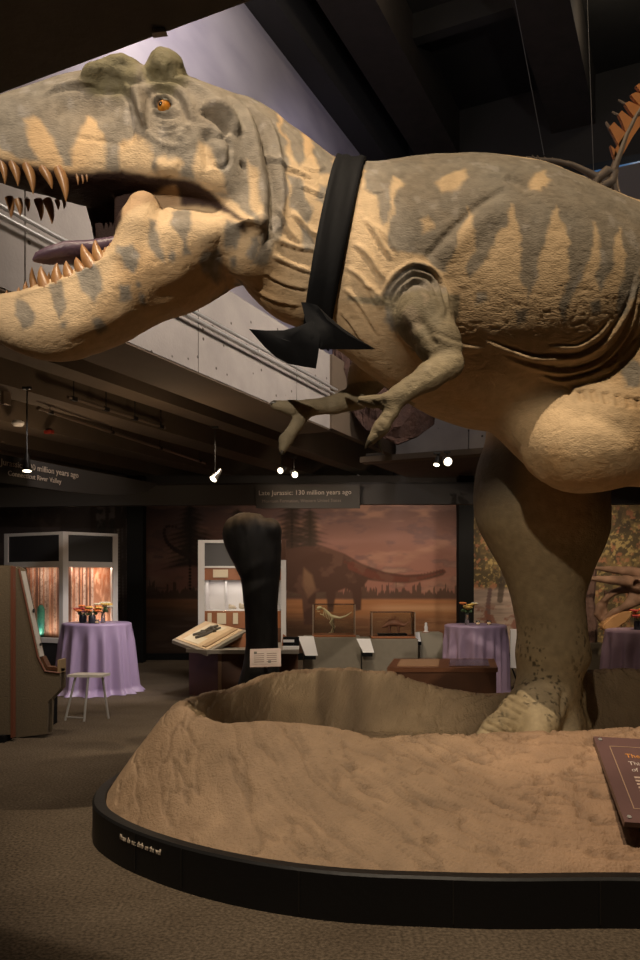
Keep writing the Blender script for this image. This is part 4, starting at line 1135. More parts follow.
# plaque on the slope
_bvr = BVHTree.FromPolygons([(float(a), float(b), float(c)) for a, b, c in np.stack([Xm, Ym, Zm], -1).reshape(-1, 3)], [tuple(p.vertices) for p in rock.data.polygons])
def rockz(x, y): return _bvr.ray_cast(Vector((x, y, 3)), Vector((0, 0, -1)))[0].z
tl = Vector((1.545, 4.42, 0)); bl = Vector((1.48, 3.80, 0)); 
tl.z = 1.6 - (740 - HY) / F * tl.y; bl.z = 1.6 - (826 - HY) / F * bl.y
_Zp = Vector((1, 0, 0)).cross((tl - bl).normalized()).normalized()
_pen = 0
for a_ in np.linspace(0, .98, 20):
    for b_ in np.linspace(0, 1, 20):
        p_ = bl + (tl - bl) * b_ + Vector((a_, 0, 0)) - _Zp * .03
        _pen = max(_pen, (rockz(p_.x, p_.y) - p_.z) * _Zp.z)
print('PLAQUE lift', _pen); tl = tl + _Zp * (_pen + .003); bl = bl + _Zp * (_pen + .003)
pq = thing('plaque', 'maroon information plaque screwed to the front slope of the rock base', 'plaque', bl.copy())
Xp = Vector((1, .0, .0)); dn = (bl - tl); Hp = dn.length; Yp = -dn.normalized(); Xp = (Xp - Yp * Xp.dot(Yp)).normalized(); Zp = Xp.cross(Yp)
Wp = .98
Mp = Matrix((Xp, Yp, Zp)).transposed().to_4x4()
def pl(x, y, z=0): return Xp * x + Yp * y + Zp * z
M_plq = mat('plaque_maroon', (.17, .095, .088, 1), .3, noise=(5, (.13, .075, .072, 1), .3))
B().box((0, 0, 0), (1, 1, 1), M=Matrix.Translation(pl(Wp / 2, Hp / 2, -.015)) @ Mp @ Matrix.Diagonal((Wp, Hp, .03, 1))).done('panel', M_plq, pq)
M_line = mat('plaque_line', (.42, .28, .18, 1), .5)
s = B()
for (cx_, cy_, sx, sy) in ((Wp / 2, Hp - .085, Wp - .14, .004), (Wp / 2, .10, Wp - .14, .004), (.07, Hp / 2 + .008, .004, Hp - .185), (Wp - .07, Hp / 2 + .008, .004, Hp - .185)):
    s.box((0, 0, 0), (1, 1, 1), M=Matrix.Translation(pl(cx_, cy_, .001)) @ Mp @ Matrix.Diagonal((sx, sy, .003, 1)))
s.done('border', M_line, pq)
for (cx_, cy_) in ((.03, Hp - .03), (.03, .035), (Wp - .03, Hp - .03), (Wp - .03, .035)):
    B().cyl(pl(cx_, cy_, -.002), pl(cx_, cy_, .006), .011).done('screw', M_steel, pq)
M_orange = mat('orange_letters', (.75, .33, .08, 1), .5); M_wl = mat('white_letters', (.72, .62, .56, 1), .5); M_pl2 = mat('small_letters', (.6, .45, .36, 1), .5)
pb = pq.location
lettering('The model', .048, pb + pl(.135, Hp - .19, .002), Xp, Yp, M_orange, pq, extrude=.001)
lettering('This is a full', .043, pb + pl(.135, Hp - .252, .002), Xp, Yp, M_wl, pq, extrude=.001)
lettering('of a Tyrannosaurus', .043, pb + pl(.135, Hp - .306, .002), Xp, Yp, M_wl, pq, extrude=.001)
B()
yy = Hp - .345
s = B()
for i in range(12):
    if i in (5, 8): yy -= .012; continue
    x = .135
    rr = random.Random(i)
    while x < Wp - .3 + .1 * rr.random():
        w = rr.uniform(.02, .055)
        s.box((0, 0, 0), (1, 1, 1), M=Matrix.Translation(pl(x + w / 2, yy, .001)) @ Mp @ Matrix.Diagonal((w, .013, .002, 1))); x += w + .012
    yy -= .0265
s.done('small_print', M_pl2, pq)
# ================================================================== exhibits
M_white = mat('white_frame', (.55, .53, .52, 1), .5)
M_hdr = mat('header_charcoal', (.022, .022, .024, 1), .5)
M_wood = mat('orange_wood', (.30, .105, .035, 1), .5, noise=(6, (.22, .075, .025, 1), .3))
M_dkwood = mat('dark_wood', (.11, .042, .018, 1), .5, noise=(8, (.075, .03, .013, 1), .3))
M_cream = mat('cream_card', (.60, .52, .38, 1), .7)
M_card = mat('white_card', (.75, .72, .70, 1), .7)
M_putty = mat('grey_green_plinth', (.20, .17, .125, 1), .8, noise=(14, (.17, .145, .105, 1), .3))
M_glass = bpy.data.materials.new('case_glass'); M_glass.use_nodes = True
_nt = M_glass.node_tree; _nt.nodes.clear()
_o = _nt.nodes.new('ShaderNodeOutputMaterial'); _t = _nt.nodes.new('ShaderNodeBsdfTransparent'); _g = _nt.nodes.new('ShaderNodeBsdfGlossy'); _m = _nt.nodes.new('ShaderNodeMixShader'); _f = _nt.nodes.new('ShaderNodeFresnel')
_t.inputs['Color'].default_value = (.95, .96, .95, 1); _g.inputs['Roughness'].default_value = .05; _f.inputs['IOR'].default_value = 1.35
_nt.links.new(_f.outputs[0], _m.inputs[0]); _nt.links.new(_t.outputs[0], _m.inputs[1]); _nt.links.new(_g.outputs[0], _m.inputs[2]); _nt.links.new(_m.outputs[0], _o.inputs[0])

def floor_y(py): return EYE * F / (py - HY)
def gz(p): return Vector((p.x, p.y, 0))

# ---- tall white two-sided display case at far left -------------------------------
def forest(U, Vv):
    """U along the panel 0..1, Vv height 0..1"""
    x = U * 60; c = np.ones(U.shape + (3,)) * np.array([.50, .27, .18])
    c = over(c, sstep(.45, .7, fbm(x * .3, Vv * 6, seed=131, oct=4)) * .8, (.85, .52, .36))
    c = over(c, sstep(.5, .6, fbm(x * .6, Vv * 14, seed=132, oct=3)) * sstep(.45, .8, Vv) * .7, (.42, .14, .06))
    r = random.Random(4); x_ = 1.0
    while x_ < 60:
        w = r.uniform(.7, 2.0); colr = r.choice([(.60, .50, .45), (.22, .11, .08), (.13, .07, .055), (.72, .60, .53), (.5, .4, .35)])
        m = sstep(w, w - .5, np.abs(x - x_ - .8 * (fbm(Vv * 3, 0 * Vv + x_, seed=7) - .5)))
        c = over(c, m * .9, colr); c = over(c, m * sstep(.55, .65, fbm(x * .8, Vv * 40, seed=134)) * .6, (.2, .12, .09))
        x_ += w + r.uniform(.8, 3.4)
    c = over(c, sstep(.14, .06, Vv + .04 * vnoise(x * .7, 0 * x)) * .9, (.16, .07, .035))
    return c
def facet(parent, A, Bp, ztop, name_seed, inner=.45, first=True):
    """one window bay between floor points A and Bp"""
    A = Vector(A); Bp = Vector(Bp); d = (Bp - A); L = d.length; d.normalize(); n = Vector((-d.y, d.x, 0))  # n points away from the viewer
    rz = math.atan2(d.y, d.x); loc = parent.location
    def bx(name, a0, a1, z0, z1, t0, t1, m, **kw):
        c = A + d * ((a0 + a1) / 2) + n * ((t0 + t1) / 2) + Vector((0, 0, (z0 + z1) / 2)) - loc
        return B().box(c, (a1 - a0, t1 - t0, z1 - z0), rz, .004).done(name, m, parent, **kw)
    bx('post', 0, .09, 0, ztop, 0, .09, M_white); bx('post', L - .09, L, 0, ztop, 0, .09, M_white)
    bx('rail', .09, L - .09, ztop - .05, ztop, 0, .09, M_white); bx('rail', .09, L - .09, ztop - .56, ztop - .47, 0, .09, M_white); bx('rail', .09, L - .09, .66, .74, 0, .09, M_white)
    bx('header_panel', .09, L - .09, ztop - .47, ztop - .05, .02, .05, M_hdr); bx('base_panel', .09, L - .09, .06, .66, .02, .05, M_hdr)
    bx('window_pane', .09, L - .09, .74, ztop - .56, .03, .036, M_glass)
    nu, nv = 160, 90
    U, W = np.meshgrid(np.linspace(0, 1, nu), np.linspace(0, 1, nv), indexing='ij')
    base = A + n * inner - loc
    Vx = np.stack([base.x + d.x * (.02 + U * (L - .04)), base.y + d.y * (.02 + U * (L - .04)), .7 + W * (ztop - 1.22)], -1)
    grid_mesh('backdrop_panel', Vx, M_paint, parent, colors=np.clip(forest(U + name_seed, W) * np.array([1.0, .9, .85]), 0, .95), label='birch forest backdrop')
    bx('case_floor', .02, L - .02, .66, .7, .09, inner, M_dkwood); bx('case_roof', .02, L - .02, ztop - .5, ztop - .47, .05, inner, M_hdr)
    return A, d, n, L
zt = 2.40
pL = P(4, 584, 12.9); pM = P(63, 584, 12.3); pR = P(118, 584, 12.9)
wc = thing('display_case', 'tall white-framed corner display case with two lit birch forest windows', 'display case', gz(pM))
fA = facet(wc, gz(pL), gz(pM), zt + .03, 0, .22); fB = facet(wc, gz(pM), gz(pR), zt + .03, .37, .22)
LIGHTS = []
def area(loc, size, power, color, target, name='lamp', sy=None):
    l = bpy.data.lights.new(name, 'AREA'); l.energy = power; l.color = color; l.size = size
    if sy: l.shape = 'RECTANGLE'; l.size_y = sy
    o = bpy.data.objects.new(name, l); COL.objects.link(o); o.location = loc
    o.rotation_euler = (Vector(target) - Vector(loc)).to_track_quat('-Z', 'Y').to_euler(); return o
def point(loc, power, color, r=.03, name='lamp'):
    l = bpy.data.lights.new(name, 'POINT'); l.energy = power; l.color = color; l.shadow_soft_size = r
    o = bpy.data.objects.new(name, l); COL.objects.link(o); o.location = loc; return o
def spot(loc, target, power, color, deg, blend=.3, r=.05, name='spot'):
    l = bpy.data.lights.new(name, 'SPOT'); l.energy = power; l.color = color; l.spot_size = math.radians(deg); l.spot_blend = blend; l.shadow_soft_size = r
    o = bpy.data.objects.new(name, l); COL.objects.link(o); o.location = loc
    o.rotation_euler = (Vector(target) - Vector(loc)).to_track_quat('-Z', 'Y').to_euler(); return o
for (A, d, n, L) in (fA, fB):
    c = A + d * L / 2 + n * .07 + Vector((0, 0, zt - .53)); area(c, L * .8, 5, (1, .80, .64), c + n * .25 + Vector((0, 0, -1)), 'case_light', .06); c = c + Vector((0, 0, -1.08)); area(c, L * .8, 4, (1, .80, .64), c + n * .35 + Vector((0, 0, 1)), 'case_light', .06)
# teal cast in the left window
te = thing('glass_vase', 'teal green glass piece standing inside the left window of the lit display case', 'vase', P(41, 636, 12.72))
tb = te.location
s = B().lathe((0, 0, 0), [(.03, 0), (.045, .03), (.053, .15), (.058, .3), (.06, .42), (.056, .5), (.032, .55), (.0, .56)], 20); s.done('body', mat('teal_glass', (.03, .22, .20, 1), .25, noise=(6, (.10, .42, .30, 1), .2)), te, True)
B().lathe((0, 0, .56), [(.03, -.02), (.03, 0), (.0, .0)], 16).done('rim', M_navy if False else M_dkwood, te)
te.location.z = .706

# ---- cocktail tables in lavender cloths --------------------------------------------
def cloth(name, px, Y, rt, zt_, rb, seed, label, grp, nf=17, colr=(.36, .275, .45)):
    c = P(px, 584, Y); t = thing('cocktail_table', label, 'table', (c.x, c.y, 0), 0, grp)
    nu, nv = 220, 40
    a = np.linspace(0, 2 * np.pi, nu, endpoint=False); rr = random.Random(seed)
    ph = np.cumsum([rr.uniform(.6, 1.4) for _ in range(nf)]); ph = ph / ph[-1] * 2 * np.pi
    fold = np.zeros(nu); 
    for p in ph: 
        dd = np.abs((a - p + np.pi) % (2 * np.pi) - np.pi); fold += np.exp(-(dd / .12) ** 2)
    fold = fold / fold.max()
    rows = []
    for r in (.0, .3, .7, .93): rows.append((np.full(nu, rt * r + .001), np.full(nu, zt_)))
    rows.append((np.full(nu, rt), np.full(nu, zt_ - .012)))
    for k_ in range(1, nv):
        q = k_ / (nv - 1); z = (zt_ - .012) * (1 - q) + .006 * q
        amp = .045 + .11 * q
        r = rt + (rb - rt) * q ** 1.1 + amp * (fold - .45) * min(1, q * 4)
        if q > .93: r = r + .10 * (q - .93) / .07 * (.3 + .7 * vnoise(a * 3, 0 * a, seed=seed))
        rows.append((r, np.full(nu, z)))
    Vx = np.stack([np.stack([r * np.cos(a), r * np.sin(a), z], -1) for r, z in rows], 1)
    M = mat('lavender_satin', (*colr, 1), .42, spec=.5)
    grid_mesh('tablecloth', Vx, M, t, closed_u=True)
    B().lathe((0, 0, 0), [(.28, .004), (.28, .03), (.035, .05), (.035, zt_ - .04), (rt * .97, zt_ - .035), (rt * .97, zt_ - .008), (.0, zt_ - .006)], 28).done('pedestal', M_dkmetal, t)
    return t
T1 = cloth('a', 97, 11.6, .50, 1.03, .56, 3, 'cocktail table under a bright lavender cloth in front of the white display case', 'cocktail tables in lavender cloths')
T2 = cloth('b', 475.5, 11.2, .44, 1.02, .41, 5, 'cocktail table under a lavender cloth left of the thick dinosaur leg', 'cocktail tables in lavender cloths', colr=(.34, .24, .33))
T3 = cloth('c', 645, 10.3, .50, 1.0, .52, 8, 'cocktail table under a lavender cloth, far right, before the horned skull', 'cocktail tables in lavender cloths', colr=(.34, .24, .33))

def flower_mats():
    return {c: mat('petal_' + n, (*c, 1), .6) for n, c in (('orange', (.75, .22, .05)), ('yellow', (.75, .50, .12)), ('white', (.75, .70, .55)), ('red', (.45, .05, .04)), ('pink', (.55, .18, .22)))}
FM = flower_mats()
M_leaf = mat('leaf', (.06, .11, .035, 1), .6); M_navy = mat('dark_pot', (.02, .024, .035, 1), .4); M_cglass = mat('clear_glass', (.6, .6, .6, 1), .08, trans=.9)
def bouquet(px, py, Y, r, cols, label, pot=True, seed=0, z=None, hh=.12):
    c = P(px, py, Y); 
    if z is not None: c.z = z
    t = thing('flower_vase', label, 'flowers', c, 0, 'flower vases on the cocktail tables')
    if pot: B().lathe((0, 0, 0), [(.035, 0), (.05, .005), (.055, .06), (.05, hh - .01), (.042, hh), (.0, hh - .01)], 18).done('pot', M_navy, t, True)
    else: B().lathe((0, 0, 0), [(.03, 0), (.036, .005), (.03, .05), (.022, hh - .02), (.026, hh), (.0, hh)], 18).done('vase', M_cglass, t, True)
    rr = random.Random(seed); s = B(); fl = []
    for i in range(9):
        a = rr.uniform(0, 6.28); q = rr.uniform(.3, 1.15) * r; p = Vector((q * math.cos(a), q * math.sin(a), hh + .05 + rr.uniform(0, r)))
        s.tube([(0, 0, hh - .02), p * .6 + Vector((0, 0, .03)), p], .004, 5); fl.append(p)
    for i in range(8):
        a = rr.uniform(0, 6.28); p = Vector((math.cos(a) * r * .6, math.sin(a) * r * .6, hh + rr.uniform(.0, .06)))
        s.sph(p, .03, (1, .4, .6), 8, Matrix.Rotation(a, 4, 'Z'))
    s.done('stems', M_leaf, t)
    for i, p in enumerate(fl):
        b = B(); b.sph(p, .026, (1, 1, .8), 8)
        for k_ in range(6): b.sph(p + Vector((.030 * math.cos(k_ * 1.05), .030 * math.sin(k_ * 1.05), .006)), .025, (1, 1, .55), 8)
        b.done('blossom', FM[cols[i % len(cols)]], t, True)
    return t
OR, YE, WH, RE, PI_ = (.75, .22, .05), (.75, .50, .12), (.75, .70, .55), (.45, .05, .04), (.55, .18, .22)
bouquet(83, 621, 11.45, .08, [PI_, RE, OR], 'dark pot of pink and red flowers, left end of the bright lavender table', seed=1, z=1.03)
bouquet(92, 621, 11.3, .09, [OR, OR, YE], 'dark pot of orange flowers in the middle of the bright lavender table', seed=2, z=1.03)
bouquet(103, 621, 11.5, .09, [WH, YE, WH], 'vase of white and yellow flowers, right side of the bright lavender table', pot=False, seed=3, z=1.03, hh=.16)
bouquet(467, 627, 11.1, .11, [YE, WH, YE, OR], 'glass vase of yellow flowers on the lavender table left of the thick leg', pot=False, seed=4, z=1.02, hh=.16)
bouquet(638, 632, 10.2, .10, [RE, YE, OR], 'vase of red and yellow flowers on the far right lavender table', pot=True, seed=5, z=1.0)
def votive(px, Y, z, label):
    c = P(px, 600, Y); t = thing('candle_glass', label, 'candle', (c.x, c.y, z), 0, 'candle glasses')
    B().lathe((0, 0, 0), [(.03, 0), (.032, .06), (.029, .06), (.027, .01), (.0, .01)], 16).done('glass_cup', M_cglass, t, True)
    B().cyl((0, 0, .012), (0, 0, .035), .024).done('candle', mat('candle_wax', (.75, .6, .4, 1), .5, emit=(1, .6, .25, 1), strength=.6), t)
votive(97, 11.2, 1.03, 'small candle glass on the bright lavender table'); votive(478, 11.05, 1.02, 'small candle glass beside the yellow flowers'); votive(489, 11.1, 1.02, 'small candle glass near the right edge of the table left of the leg')

# ---- three-legged stool -------------------------------------------------------------
c = P(88, 584, 9.3); st = thing('stool', 'small white-topped stool with three steel legs on the carpet', 'stool', (c.x, c.y, 0))
B().prism([(-.22, -.10, .50), (.20, -.14, .50), (.24, .10, .50), (-.16, .14, .50)], (0, 0, .03)).done('seat', mat('stool_white', (.62, .58, .52, 1), .5), st)
for a, b in (((-.13, -.06), (-.22, -.16)), ((.03, -.1), (.02, -.22)), ((.17, 0), (.25, -.02))):
    B().tube([(a[0], a[1], .50), (b[0], b[1], 0.0)], .014, 8).done('leg', M_steel, st, True)
B().tube([(-.215, -.155, .04), (.02, -.21, .04)], .008, 6).done('stretcher', M_steel, st)

# ---- carpet-sided kiosk at the left edge ---------------------------------------------
M_kiosk = mat('woven_kiosk', (.145, .110, .068, 1), .9, noise=(40, (.11, .082, .05, 1), .3), bump=(70, .4, .01))
M_edge = mat('red_brown_edge', (.16, .055, .03, 1), .5); M_screen = mat('pale_panel', (.50, .47, .43, 1), .5)
KY = 8.1
kq = thing('kiosk', 'brown kiosk with a sloping pale face and tray at the left edge of the photo', 'kiosk', gz(P(30, 584, KY)))
kp_ = [(12.5, 566), (19, 569), (23, 588), (30, 620), (38, 657), (45, 671), (60, 673), (60, 689), (48, 702), (47, 734), (12.5, 738)]
def kp3(lst, y0, off=(0, 0, 0)): return [Vector(((x - CX) / F * KY, y0, max(EYE + (HY - y) / F * KY, 0.0))) + Vector(off) - kq.location for x, y in lst]
B().prism(kp3(kp_, KY), (0, .04, 0)).done('side_panel', M_kiosk, kq)
B().prism(kp3(kp_, KY + .15), (0, .04, 0)).done('side_panel', M_kiosk, kq)
fr = [(20, 571), (24, 590), (31, 622), (39, 657)]
s = B(); pts = kp3(fr, KY + .04)
for a, b in zip(pts[:-1], pts[1:]):
    d = Vector((-.012, 0, 0)); s.prism([a, b, b + Vector((-.03, 0, 0)), a + Vector((-.03, 0, 0))], (0, .11, 0))
s.done('sloping_face', M_screen, kq)
s = B(); pts = kp3([(39, 658), (45, 670), (60, 672), (60, 669), (46, 667), (41, 657)], KY + .04); s.prism(pts, (0, .11, 0)); s.done('tray', M_dkwood, kq)
s = B(); pts = kp3([(57.5, 660), (60, 660), (60, 673), (57.5, 673)], KY); s.prism(pts, (0, .19, 0)); s.done('tray_front', mat('tray_wood', (.33, .23, .12, 1), .6), kq)
s = B()
ed = kp3([(19, 568.5), (23, 588), (30, 620), (38, 657), (45, 671), (60, 673)], KY - .004)
s.tube(ed, .010, 6); s.done('edge_trim', M_edge, kq)
s = B(); s.prism(kp3([(12.5, 566), (48, 702), (48, 734), (12.5, 738)], KY + .12), (0, .03, 0)); s.done('body', M_kiosk, kq)
for (x, y, r) in ((27, 611, .022), (34, 645, .016)):
    B().cyl(kp3([(x + 3, y)], KY + .09)[0], kp3([(x + 4.5, y)], KY + .09)[0], r).done('button', M_dkmetal, kq)
pt = thing('partition_panel', 'brown woven partition with a red-brown edge, cut by the left photo edge', 'partition', gz(P(0, 584, 7.95)))
x0, x1 = (-60 - CX) / F * 7.95, (12 - CX) / F * 7.95
B().box((((x0 + x1) / 2) - pt.location.x, 0, .93), (x1 - x0, .06, 1.72)).done('panel', M_kiosk, pt)
B().box((x1 + .012 - pt.location.x, 0, .91), (.024, .07, 1.74)).done('edge_trim', M_edge, pt)
for xx in (x0 + .1, x1 - .08): B().box((xx - pt.location.x, 0, .035), (.08, .2, .07)).done('foot', M_blackp, pt)
bxp = thing('equipment_box', 'low black stepped box on the carpet at the foot of the brown kiosk', 'box', gz(P(46, 584, 8.85)))
B().box((-.02, 0, .10), (.20, .3, .20), 0, .008).done('lower_box', M_blackp, bxp); B().box((.05, .02, .26), (.09, .18, .12), 0, .006).done('upper_box', M_blackp, bxp)

# ---- reading counter and lit case behind the big bone ----------------------------------
cs = thing('lit_case', 'white-framed lit specimen case half hidden behind the huge black bone', 'display case', gz(P(240, 584, 12.2)))
YC = 12.1
def cbox(name, px0, px1, py0, py1, y0, y1, m, par=cs, **kw):
    X0, X1 = (px0 - CX) / F * y0, (px1 - CX) / F * y0; Z0, Z1 = max(EYE + (HY - py1) / F * y0, 0), EYE + (HY - py0) / F * y0
    return B().box(Vector(((X0 + X1) / 2, (y0 + y1) / 2, (Z0 + Z1) / 2)) - par.location, (X1 - X0, y1 - y0, Z1 - Z0), 0, .003).done(name, m, par, **kw)
cbox('post', 198, 204.5, 540, 690, YC, YC + .1, M_white); cbox('post', 281, 286, 560, 690, YC, YC + .1, M_white)
cbox('rail', 204.5, 281, 540, 543, YC, YC + .1, M_white); cbox('rail', 204.5, 281, 566, 568, YC, YC + .06, M_white)
cbox('header_panel', 204.5, 281, 543, 566, YC + .02, YC + .05, mat('header_grey', (.06, .058, .06, 1), .6))
cbox('name_panel', 204.5, 281, 568, 580, YC + .02, YC + .05, M_wood)
ns = cbox('name_card', 213, 228, 569.5, 577.5, YC - .02, YC, M_cream)
cbox('label_panel', 204.5, 281, 611, 628, YC + .02, YC + .05, M_wood)
for a, b in ((207.5, 211.5), (217, 226), (233, 238)): cbox('label_card', a, b, 613, 624, YC - .005, YC + .01, M_cream)
M_lit = mat('lit_lining', (.66, .62, .62, 1), .8)
cbox('lining', 200, 284, 575, 617, YC + .45, YC + .48, M_lit); cbox('lining', 204, 205.5, 579, 612, YC + .05, YC + .45, M_lit)
cbox('shelf', 204.5, 281, 610.5, 612, YC + .05, YC + .45, M_card); cbox('lid', 204.5, 281, 578, 579.5, YC + .05, YC + .45, M_hdr); cbox('back_panel', 198, 286, 540, 690, YC + .49, YC + .52, M_dkwood)
cbox('partition', 224, 225, 580, 611, YC + .1, YC + .4, M_lit)
cbox('window_pane', 204.5, 281, 580, 611, YC + .015, YC + .02, M_glass)
cbox('base_panel', 204.5, 281, 628, 690, YC + .02, YC + .05, M_dkwood)
c = P(232, 579, YC + .25); area(c + Vector((0, 0, -.04)), .7, 2.2, (1, .88, .78), c + Vector((0, .02, -1)), 'case_light', .2)
M_bone = mat('pale_bone', (.62, .52, .40, 1), .6, noise=(14, (.45, .36, .26, 1), .3))
for px, py, r, lab in ((232, 609, .05, 'small pale fossil left of the pair in the lit white case'), (243, 608, .06, 'rounded pale fossil nearest the black bone in the lit white case')):
    f = thing('fossil', lab, 'fossil', P(px, 610.6, YC + .22)); s = B()
    s.sph((0, 0, r * .75), r, (1.2, 1, .75), 14); s.sph((r * .9, 0, r * .5), r * .6, (1, 1, .7), 10); s.sph((-r * .7, -.01, r * 1.3), r * .4, (1, 1, 1.3), 10); s.done('body', M_bone, f, True)
    B().box((0, 0, .006), (r * 2, r * 1.4, .012)).done('base', M_card, f)
    f.location.z = EYE + (HY - 610.5) / F * YC + .008

rc = thing('reading_counter', 'dark wood counter with a sloping lit specimen board left of the black bone', 'counter', gz(P(225, 584, 11)))
A_, B_, C_, D_ = P(172, 640, 11.0), P(207, 653, 10.5), P(247, 630.5, 11.1), P(205, 621, 11.7)
def rcl(p): return p - rc.location
B().prism([rcl(p) for p in (A_, B_, C_, D_)], (0, 0, -.045)).done('sloping_board', mat('grey_laminate', (.24, .205, .16, 1), .6), rc)
inn = lambda a, b: A_ * (1 - a) * (1 - b) + B_ * a * (1 - b) + C_ * a * b + D_ * (1 - a) * b
B().prism([rcl(inn(a, b) + Vector((0, 0, .012))) for a, b in ((.04, .06), (.93, .06), (.93, .97), (.04, .97))], (0, 0, -.02)).done('specimen_panel', mat('sand_panel', (.58, .43, .27, 1), .7, noise=(9, (.46, .33, .2, 1), .25)), rc)
B().prism([rcl(inn(a, b) + Vector((0, 0, .018))) for a, b in ((.2, .12), (.62, .12), (.62, .9), (.2, .9))], (0, 0, -.01)).done('paper', M_cream, rc)
s = B()
for pth in ([(.3, .3), (.4, .5), (.38, .7), (.45, .85)], [(.42, .25), (.5, .45), (.5, .65), (.55, .8)], [(.32, .5), (.5, .6)], [(.36, .75), (.56, .62)]):
    s.tube([rcl(inn(a, b) + Vector((0, 0, .035))) for a, b in pth], [.02, .028, .026, .015][:len(pth)], 8)
s.done('bone_fragment', M_claw, rc, True, label='dark bone fragments')
B().prism([rcl(inn(a, b) + Vector((0, 0, .03))) for a, b in ((.76, .1), (.86, .1), (.86, .92), (.76, .92))], (0, 0, -.02)).done('edge_strip', mat('tan_strip', (.36, .24, .13, 1), .6), rc)
base = [P(188, 690, 1.0)]
gA, gB = gz(P(189, 584, 11.3)), gz(P(218, 584, 10.9)); gC = gz(P(298, 584, 10.9)); gD = gz(P(298, 584, 11.9)); gE = gz(P(205, 584, 11.9))
B().prism([rcl(p) for p in (gA, gB, gC, gD, gE)], (0, 0, .66)).done('base_cabinet', M_dkwood, rc)
B().prism([rcl(gB + Vector((0, -.01, 0))), rcl(gB + Vector((.05, -.01, 0))), rcl(gB + Vector((.05, .02, 0))), rcl(gB + Vector((0, .02, 0)))], (0, 0, .66)).done('corner_strip', mat('tan_corner', (.26, .15, .08, 1), .5), rc)
tp_ = [P(186, 656, 10.75), P(207, 660, 10.5), P(299, 657, 10.5), P(299, 640, 11.9), P(205, 640, 11.9)]
zc_ = .66
B().prism([rcl(Vector((p.x, p.y, zc_))) for p in tp_], (0, 0, .05)).done('counter_top', mat('grey_laminate_edge', (.22, .19, .15, 1), .6), rc)
B().prism([rcl(p) for p in (P(215, 652, 10.95), P(247, 652, 10.95), P(247, 632, 11.05), P(215, 649, 10.95))], (0, .03, 0)).done('end_panel', M_wood, rc)
B().prism([rcl(p) for p in (P(281, 653, 11.2), P(298, 653, 11.2), P(297, 645, 11.2), P(283, 634, 11.2))], (0, .03, 0)).done('end_panel', M_wood, rc)
area(P(215, 560, 10.6), .2, 9, (1, .82, .6), inn(.5, .5), 'desk_light')

# ---- huge black bone --------------------------------------------------------------------
BY = 9.9
fb = Field((-1.5, 9.2, -.02), (-.2, 10.7, 2.7), .022)
rows = [(711, 256, 27, .27), (700, 257, 25, .25), (675, 260, 20, .22), (655, 261.5, 17, .19), (640, 262, 16, .18), (620, 261.5, 16.5, .18), (600, 260.5, 17.5, .19), (580, 260, 19.5, .2), (568, 258, 22.5, .21), (557, 255.5, 25.5, .22), (545, 253, 28.5, .24), (535, 251.5, 29, .25), (526, 251, 27, .24), (519, 250, 22, .22), (514, 250, 12, .14)]
rows = [(EYE + (HY - y) / F * BY, (x - CX) / F * BY, BY, w / F * BY, b) for y, x, w, b in rows]
fb.loft_z(np.array(rows), .04)
fb.ell(P(272, 530, BY), (.11, .2, .14), .06); fb.ell(P(246, 529, BY), (.2, .22, .19), .06); fb.ell(P(265, 515, BY - .1), (.05, .2, .05), .04, sub=True)
v, q = fb.mesh(); v = smooth_verts(v, q, 3)
v = v + vnormals(v, q) * ((fbm(v[:, 0] * 14, v[:, 1] * 14, v[:, 2] * 4, 141, 4) - .5) * .02)[:, None]
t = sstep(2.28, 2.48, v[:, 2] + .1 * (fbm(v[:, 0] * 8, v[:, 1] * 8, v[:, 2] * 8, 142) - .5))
cb = np.array([.009, .008, .007]) * (1 - t[:, None]) + np.array([.12, .085, .05]) * t[:, None]  # light on the bone's top, mixed into the colour as paler brown
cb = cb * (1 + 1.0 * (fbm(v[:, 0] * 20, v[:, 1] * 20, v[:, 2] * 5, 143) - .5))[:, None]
v[:, 2] = np.maximum(v[:, 2], 0.001)
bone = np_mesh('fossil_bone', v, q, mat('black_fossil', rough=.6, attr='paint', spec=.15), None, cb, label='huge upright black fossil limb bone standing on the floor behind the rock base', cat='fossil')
sp = thing('sign_stand', 'tilted pinkish sign on a stand in front of the black bone', 'sign', gz(P(265, 584, 9.35)))
c = P(265.5, 658, 9.35) - sp.location
Mt = Matrix.Translation(c) @ Matrix.Rotation(math.radians(-2), 4, 'Y') @ Matrix.Rotation(math.radians(-28), 4, 'X')
B().box((0, 0, 0), (1, 1, 1), M=Mt @ Matrix.Diagonal((.37, .025, .235, 1))).done('frame', mat('sign_pink', (.40, .30, .25, 1), .6), sp)
B().box((0, 0, 0), (1, 1, 1), M=Mt @ Matrix.Translation((0, -.014, 0)) @ Matrix.Diagonal((.31, .004, .175, 1))).done('face', mat('sign_face', (.36, .29, .24, 1), .6), sp)
s = B()
for i in range(5):
    for j in range(2):
        s.box((0, 0, 0), (1, 1, 1), M=Mt @ Matrix.Translation((-.075 + .15 * j, -.017, .05 - .026 * i)) @ Matrix.Diagonal((.12, .002, .007, 1)))
s.done('small_print', M_dkwood, sp)
s = B()
for x, z in ((-.12, .065), (.05, -.055)): s.sph((0, 0, 0), .02, M_dkwood and (1, 1, 1)) if False else s.box((0, 0, 0), (1, 1, 1), M=Mt @ Matrix.Translation((x, -.018, z)) @ Matrix.Diagonal((.035, .003, .03, 1)))
s.done('picture', M_claw, sp)
B().tube([c + Vector((0, .03, -.02)), Vector((c.x, .05, .3)), Vector((c.x, .05, 0))], .025, 10).done('post', M_dkmetal, sp); B().cyl((c.x, .05, 0), (c.x, .05, .02), .14).done('base', M_dkmetal, sp)
nb = thing('leaflet_box', 'small black and white box on the grey counter right of the pinkish sign', 'box', (P(291, 584, 10.7).x, 10.7, .712))
